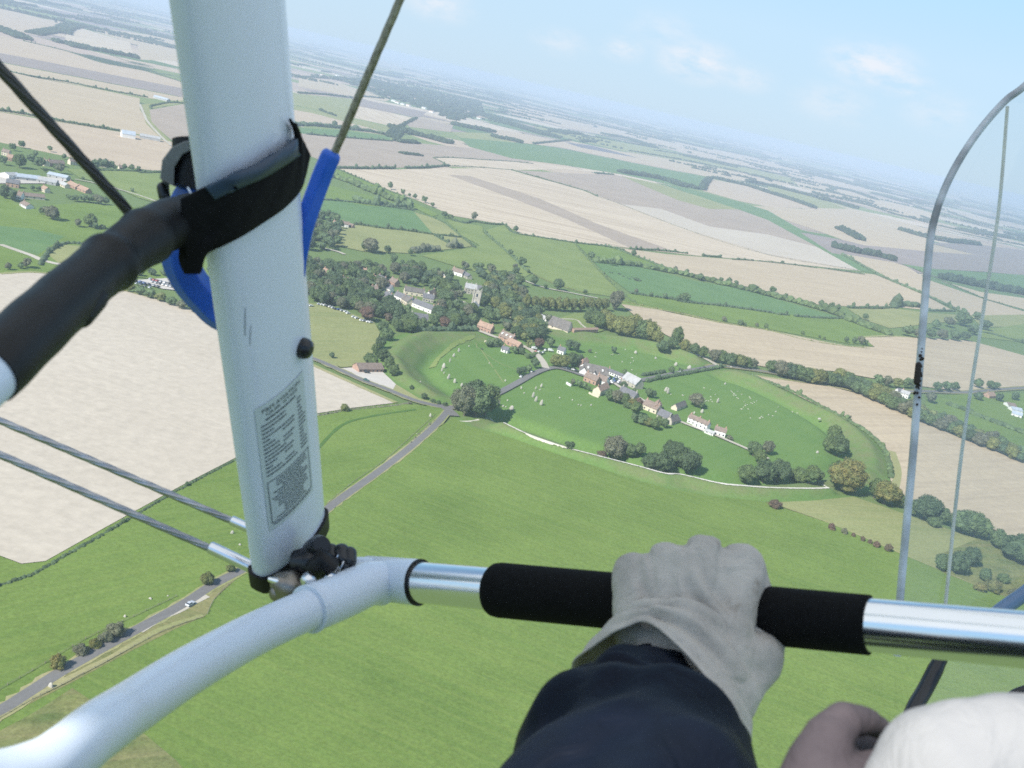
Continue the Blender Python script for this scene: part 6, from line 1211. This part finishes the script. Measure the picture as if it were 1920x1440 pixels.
def fuse(mb, name, m, parent, origin, voxel=.0017, smooth=6, disp=0.0, dscale=40, fn=None):
    """Join limbs of one hand into one continuous skin."""
    me = bpy.data.meshes.new('raw'); me.from_pydata([tuple(v) for v in mb.v], [], mb.f); me.update(); ob = bpy.data.objects.new('raw', me); COL.objects.link(ob)
    # move near the origin for precision
    o = np.array(origin)
    for v in me.vertices: v.co = v.co - Vector(o)
    r = ob.modifiers.new('r', 'REMESH'); r.mode = 'VOXEL'; r.voxel_size = voxel; s = ob.modifiers.new('s', 'SMOOTH'); s.iterations = smooth; s.factor = .6
    dg = bpy.context.evaluated_depsgraph_get(); out = bpy.data.meshes.new_from_object(ob.evaluated_get(dg)); bpy.data.objects.remove(ob); bpy.data.meshes.remove(me)
    if fn or disp:
        ns = [v.normal.copy() for v in out.vertices]
        for v, nn in zip(out.vertices, ns):
            d = disp * mnoise.fractal(v.co * dscale, 1.0, 2.0, 4) if disp else 0
            if fn: d += fn(np.array(v.co) + o)
            v.co += nn * d
    out.name = name; out.materials.clear(); out.materials.append(m); out.polygons.foreach_set('use_smooth', [True] * len(out.polygons)); q = bpy.data.objects.new(name, out); COL.objects.link(q); q.parent = parent; return q
po = CP(1290, 1120, .62); person = empty('person', tuple(po)); tag(person, 'pilot in a navy jacket and pale leather gloves gripping the crossbar', 'person')
h = MB()
kn = [(1192, 1076, .648, .0138), (1250, 1060, .642, .0140), (1318, 1046, .640, .0148), (1388, 1066, .645, .0150)]
for i, (x, y, d, r) in enumerate(kn):
    k = CP(x, y, d); st_ = [(1205, 1180, .622), (1250, 1190, .615), (1305, 1195, .610), (1350, 1200, .610)][i]
    h.capsule(CP(*st_), k, .0180, r)
    yy = [0, -4, -2, 6][i]
    pip = CP(x + [-4, -2, 6, 14][i], y + 2 + yy, d + .032); dip = CP(x + [0, 0, 2, 4][i], y + 62, d + .056); tip = CP(x, y + 112, d + .045); end = CP(x + 2, y + 128, d + .022)
    rf = [.0100, .0112, .0118, .0115][i]
    h.capsule(k, pip, r * .94, rf * 1.1); h.capsule(pip, dip, rf * 1.08, rf); h.capsule(dip, tip, rf, rf * .92); h.capsule(tip, end, rf * .92, rf * .8)
for (a, b, r0, r1) in (((1196, 1190, .625), (1196, 1090, .645), .0150, .0145), ((1220, 1190, .618), (1222, 1075, .640), .0150, .0130), ((1285, 1200, .612), (1285, 1070, .634), .0185, .0150), ((1340, 1215, .612), (1352, 1075, .638), .0185, .0150), ((1395, 1078, .648), (1428, 1215, .630), .0140, .0135),
                       ((1215, 1185, .620), (1350, 1190, .612), .018, .020), ((1250, 1215, .612), (1345, 1240, .605), .022, .024), ((1290, 1240, .605), (1350, 1300, .590), .022, .022)):
    h.capsule(CP(*a), CP(*b), r0, r1)
for (a, b, r0, r1) in (((1345, 1255, .602), (1420, 1238, .612), .0235, .0150), ((1380, 1290, .595), (1415, 1250, .608), .0150, .0135), ((1420, 1238, .612), (1434, 1205, .650), .0145, .0125), ((1434, 1205, .650), (1385, 1185, .692), .0125, .0110), ((1385, 1185, .692), (1345, 1170, .71), .0110, .0095)):
    h.capsule(CP(*a), CP(*b), r0, r1)
def wrinkles(p):
    x, y, d = pxof(p); s = 0
    for (x0, y0, dx, dy, w, a) in ((1330, 1150, .55, .83, 9, .0011), (1280, 1175, .85, .5, 8, .0010), (1345, 1110, .5, .87, 10, .0010), (1300, 1208, .8, .6, 7, .0013), (1350, 1230, .6, .8, 8, .0013), (1210, 1110, .1, 1, 10, .0008)):
        al = (x - x0) * dx + (y - y0) * dy; ac = -(x - x0) * dy + (y - y0) * dx + 5 * math.sin(al * .04); s -= a * math.exp(-(ac / w) ** 2) * math.exp(-(al / 70) ** 2)
        s += .6 * a * math.exp(-((ac - w * 1.8) / w) ** 2) * math.exp(-(al / 70) ** 2)
    for (x0, y0, x1, y1) in ((1216, 1034, 1232, 1120), (1284, 1018, 1288, 1110), (1356, 1024, 1344, 1112)):          # hollows between the knuckles
        L2 = (x1 - x0) ** 2 + (y1 - y0) ** 2; k = max(0, min(1, ((x - x0) * (x1 - x0) + (y - y0) * (y1 - y0)) / L2)); dd = math.hypot(x - x0 - k * (x1 - x0), y - y0 - k * (y1 - y0)); s -= .00075 * (1 - .8 * k) * math.exp(-(dd / 7) ** 2)
    return s * 2.3
fuse(h, 'glove', M['glove'], person, po, voxel=.0016, smooth=8, disp=.0015, dscale=45, fn=wrinkles)
# gauntlet cuff: opens from the wrist to a rim that dips at the back of the hand and flares at both sides
RIM = [(1205,1170,.588),(1262,1210,.572),(1322,1276,.556),(1376,1344,.552),(1402,1392,.575),(1345,1420,.61),(1240,1400,.635),(1150,1345,.645),(1090,1285,.632),(1078,1246,.612),(1118,1213,.600),(1163,1186,.592)]
RING = [(1238,1120,.600),(1295,1120,.594),(1355,1150,.596),(1408,1205,.607),(1415,1240,.635),(1350,1250,.66),(1280,1240,.665),(1210,1220,.66),(1165,1195,.648),(1152,1160,.636),(1160,1135,.622),(1195,1122,.608)]
A_ = catmull([CP(*q) for q in RING], 8, True); B_ = catmull([CP(*q) for q in RIM], 8, True); nT = len(A_); nV = 20; vs = []; cA = sum(A_) / nT; cB = sum(B_) / nT
for j in range(nV):
    v = j / (nV - 1); cc = cA + (cB - cA) * v
    for k in range(nT):
        p = A_[k] + (B_[k] - A_[k]) * v; o_ = p - cc; o_ /= np.linalg.norm(o_); th = 2 * math.pi * k / nT
        g_ = .0034 * math.sin(v * 15 + 1.6 * math.sin(th * 1.5 + .6)) * math.sin(math.pi * min(1, v * 1.15)) * (.5 + .5 * math.sin(th + .6)) + .0016 * mnoise.noise(Vector((v * 4, math.cos(th) * 2, math.sin(th) * 2)))
        vs.append(p + o_ * (g_ - .0035 * (1 - v) ** 2 + .0016 * (v > .97)))
cuff = MB(); cuff.add(vs, [(j * nT + k, j * nT + (k + 1) % nT, (j + 1) * nT + (k + 1) % nT, (j + 1) * nT + k) for j in range(nV - 1) for k in range(nT)]); cf = cuff.build('glove_cuff', M['glove'], person, po, True)
so_ = cf.modifiers.new('s', 'SOLIDIFY'); so_.thickness = .0016; so_.offset = -1; ss = cf.modifiers.new('ss', 'SUBSURF'); ss.levels = 1; ss.render_levels = 1
# sleeve with soft folds
SLP = catmull([CP(1218, 1262, .615), CP(1212, 1290, .60), CP(1200, 1330, .575), CP(1188, 1385, .545), CP(1184, 1440, .515), CP(1200, 1535, .475), CP(1150, 1700, .42), CP(1080, 2050, .35), CP(1000, 2500, .30)], 14); SLR = catmull([(r,) for r in (.020, .029, .0365, .0460, .0562, .0615, .065, .064, .064)], 14); sl_ = MB(); vs = []; nT = 96
for i, p in enumerate(SLP):
    f = i / (len(SLP) - 1); t_ = SLP[min(i + 1, len(SLP) - 1)] - SLP[max(i - 1, 0)]; t_ /= np.linalg.norm(t_); a = R_ - t_ * (R_ @ t_); a /= np.linalg.norm(a); b = np.cross(a, t_); b = b if b @ (CAMP - p) > 0 else -b
    R = float(SLR[i][0])
    for k in range(nT):
        th = 2 * math.pi * k / nT; c, s = math.cos(th), math.sin(th); z = f * 1.0
        fo = .0075 * min(1, f * 7) * math.sin(z * 40 + 1.5 * c + 1.2 * math.sin(th * 2 + z * 6)) * (.35 + .65 * abs(mnoise.noise(Vector((z * 5, c * 1.3, s * 1.3))))) + .0060 * min(1, f * 8) * mnoise.noise(Vector((z * 14 + 2 * c, c * 1.6 + 4, s * 1.6)))
        vs.append(p + a * (c * (R + fo)) + b * (s * (R + fo) * .92))
n_ = len(SLP); sl_.add(vs, [(i * nT + k, i * nT + (k + 1) % nT, (i + 1) * nT + (k + 1) % nT, (i + 1) * nT + k) for i in range(n_ - 1) for k in range(nT)] + [tuple(range(nT - 1, -1, -1))]); sl_.build('jacket_sleeve', M['navy'], person, po, True)
# second gloved hand, close to the lens at the lower right
g = MB()
for (a, b, r0, r1) in (((1480, 1600, .40), (1535, 1440, .405), .0150, .0130), ((1535, 1440, .405), (1556, 1385, .41), .0130, .0100), ((1556, 1385, .41), (1580, 1354, .415), .0100, .0078), ((1580, 1350, .415), (1628, 1352, .425), .0074, .0058), ((1628, 1352, .425), (1668, 1376, .435), .0056, .0040), ((1450, 1560, .40), (1560, 1520, .40), .016, .02), ((1560, 1520, .40), (1700, 1500, .41), .02, .02)): g.capsule(CP(*a), CP(*b), r0, r1)
g.capsule(CP(1590, 1400, .445), CP(1660, 1420, .45), .0085, .010); g.capsule(CP(1570, 1440, .43), CP(1640, 1400, .455), .010, .008)  # added filler behind the thumb, its dark leather standing in for the shaded recess
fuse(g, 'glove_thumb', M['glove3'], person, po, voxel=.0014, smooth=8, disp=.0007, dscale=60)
g = MB()
for (a, b, r0, r1) in (((1790, 1470, .385), (1890, 1420, .385), .030, .0235), ((1890, 1420, .385), (2050, 1440, .39), .0235, .024), ((1720, 1490, .385), (1810, 1420, .385), .0205, .0215), ((1690, 1560, .38), (1800, 1560, .38), .018, .03), ((1810, 1410, .385), (1960, 1400, .385), .019, .019)): g.capsule(CP(*a), CP(*b), r0, r1)
fuse(g, 'second_glove', M['glove2'], person, po, voxel=.0018, smooth=24, disp=.0003, dscale=35)
# torso and thighs under the camera: they darken what the steel bar mirrors
g = MB(); q = lambda x, y, z: np.array([x, y, H + z])
for (a, b, r0, r1) in ((q(.04, -.12, -.36), q(.04, -.10, -.66), .155, .15), (q(-.12, -.12, -.34), q(.2, -.12, -.34), .07, .07), (q(-.04, -.05, -.74), q(-.09, .30, -.66), .09, .07), (q(.12, -.05, -.74), q(.17, .30, -.66), .09, .07), (q(-.09, .30, -.66), q(-.10, .42, -1.02), .07, .05), (q(.17, .30, -.66), q(.18, .42, -1.02), .07, .05)): g.capsule(a, b, r0, r1)
fuse(g, 'flying_suit', M['navy'], person, po, voxel=.008, smooth=6)
# ------------------------------------------------------------------ the wing overhead that keeps the cockpit in shade
m, t, b = newmat('sailcloth'); b.inputs['Base Color'].default_value = (.78, .79, .80, 1); b.inputs['Roughness'].default_value = .6; tl = N(t, 'ShaderNodeBsdfTranslucent', inp={'Color': (.75, .76, .78, 1)}); ms = N(t, 'ShaderNodeMixShader', inp={0: .72})
L_(t, b.outputs[0], ms.inputs[1]); L_(t, tl.outputs[0], ms.inputs[2]); L_(t, ms.outputs[0], t.nodes['Material Output'].inputs['Surface'])
wg = empty('wing', (0, .5, H + 1.1)); tag(wg, 'white fabric wing of the microlight above the cockpit', 'wing'); mb = MB(); vs = []; nx = 33; ny = 9
for i in range(nx):
    x = -5 + 10 * i / (nx - 1)
    for j in range(ny):
        v = j / (ny - 1); y0 = -.905 + .21 * (x + 1.2); y1 = 2.3 - abs(x) * .35; y = y0 + (y1 - y0) * v; vs.append((x, y, H + 1.1 + .10 * math.sin(math.pi * v) + .01 * math.sin(i * 1.57)))
mb.add(vs, [(i * ny + j, (i + 1) * ny + j, (i + 1) * ny + j + 1, i * ny + j + 1) for i in range(nx - 1) for j in range(ny - 1)]); s_ = mb.build('sail', m, wg, (0, .5, H + 1.1), True)
kt = MB(); kt.tube([(0, -.75, H + 1.06), (0, 2.25, H + 1.1)], .025, 16); kt.build('keel_tube', M['alu'], wg, (0, .5, H + 1.1), True)
print('TREES', ntree, 'objects', len(bpy.data.objects))
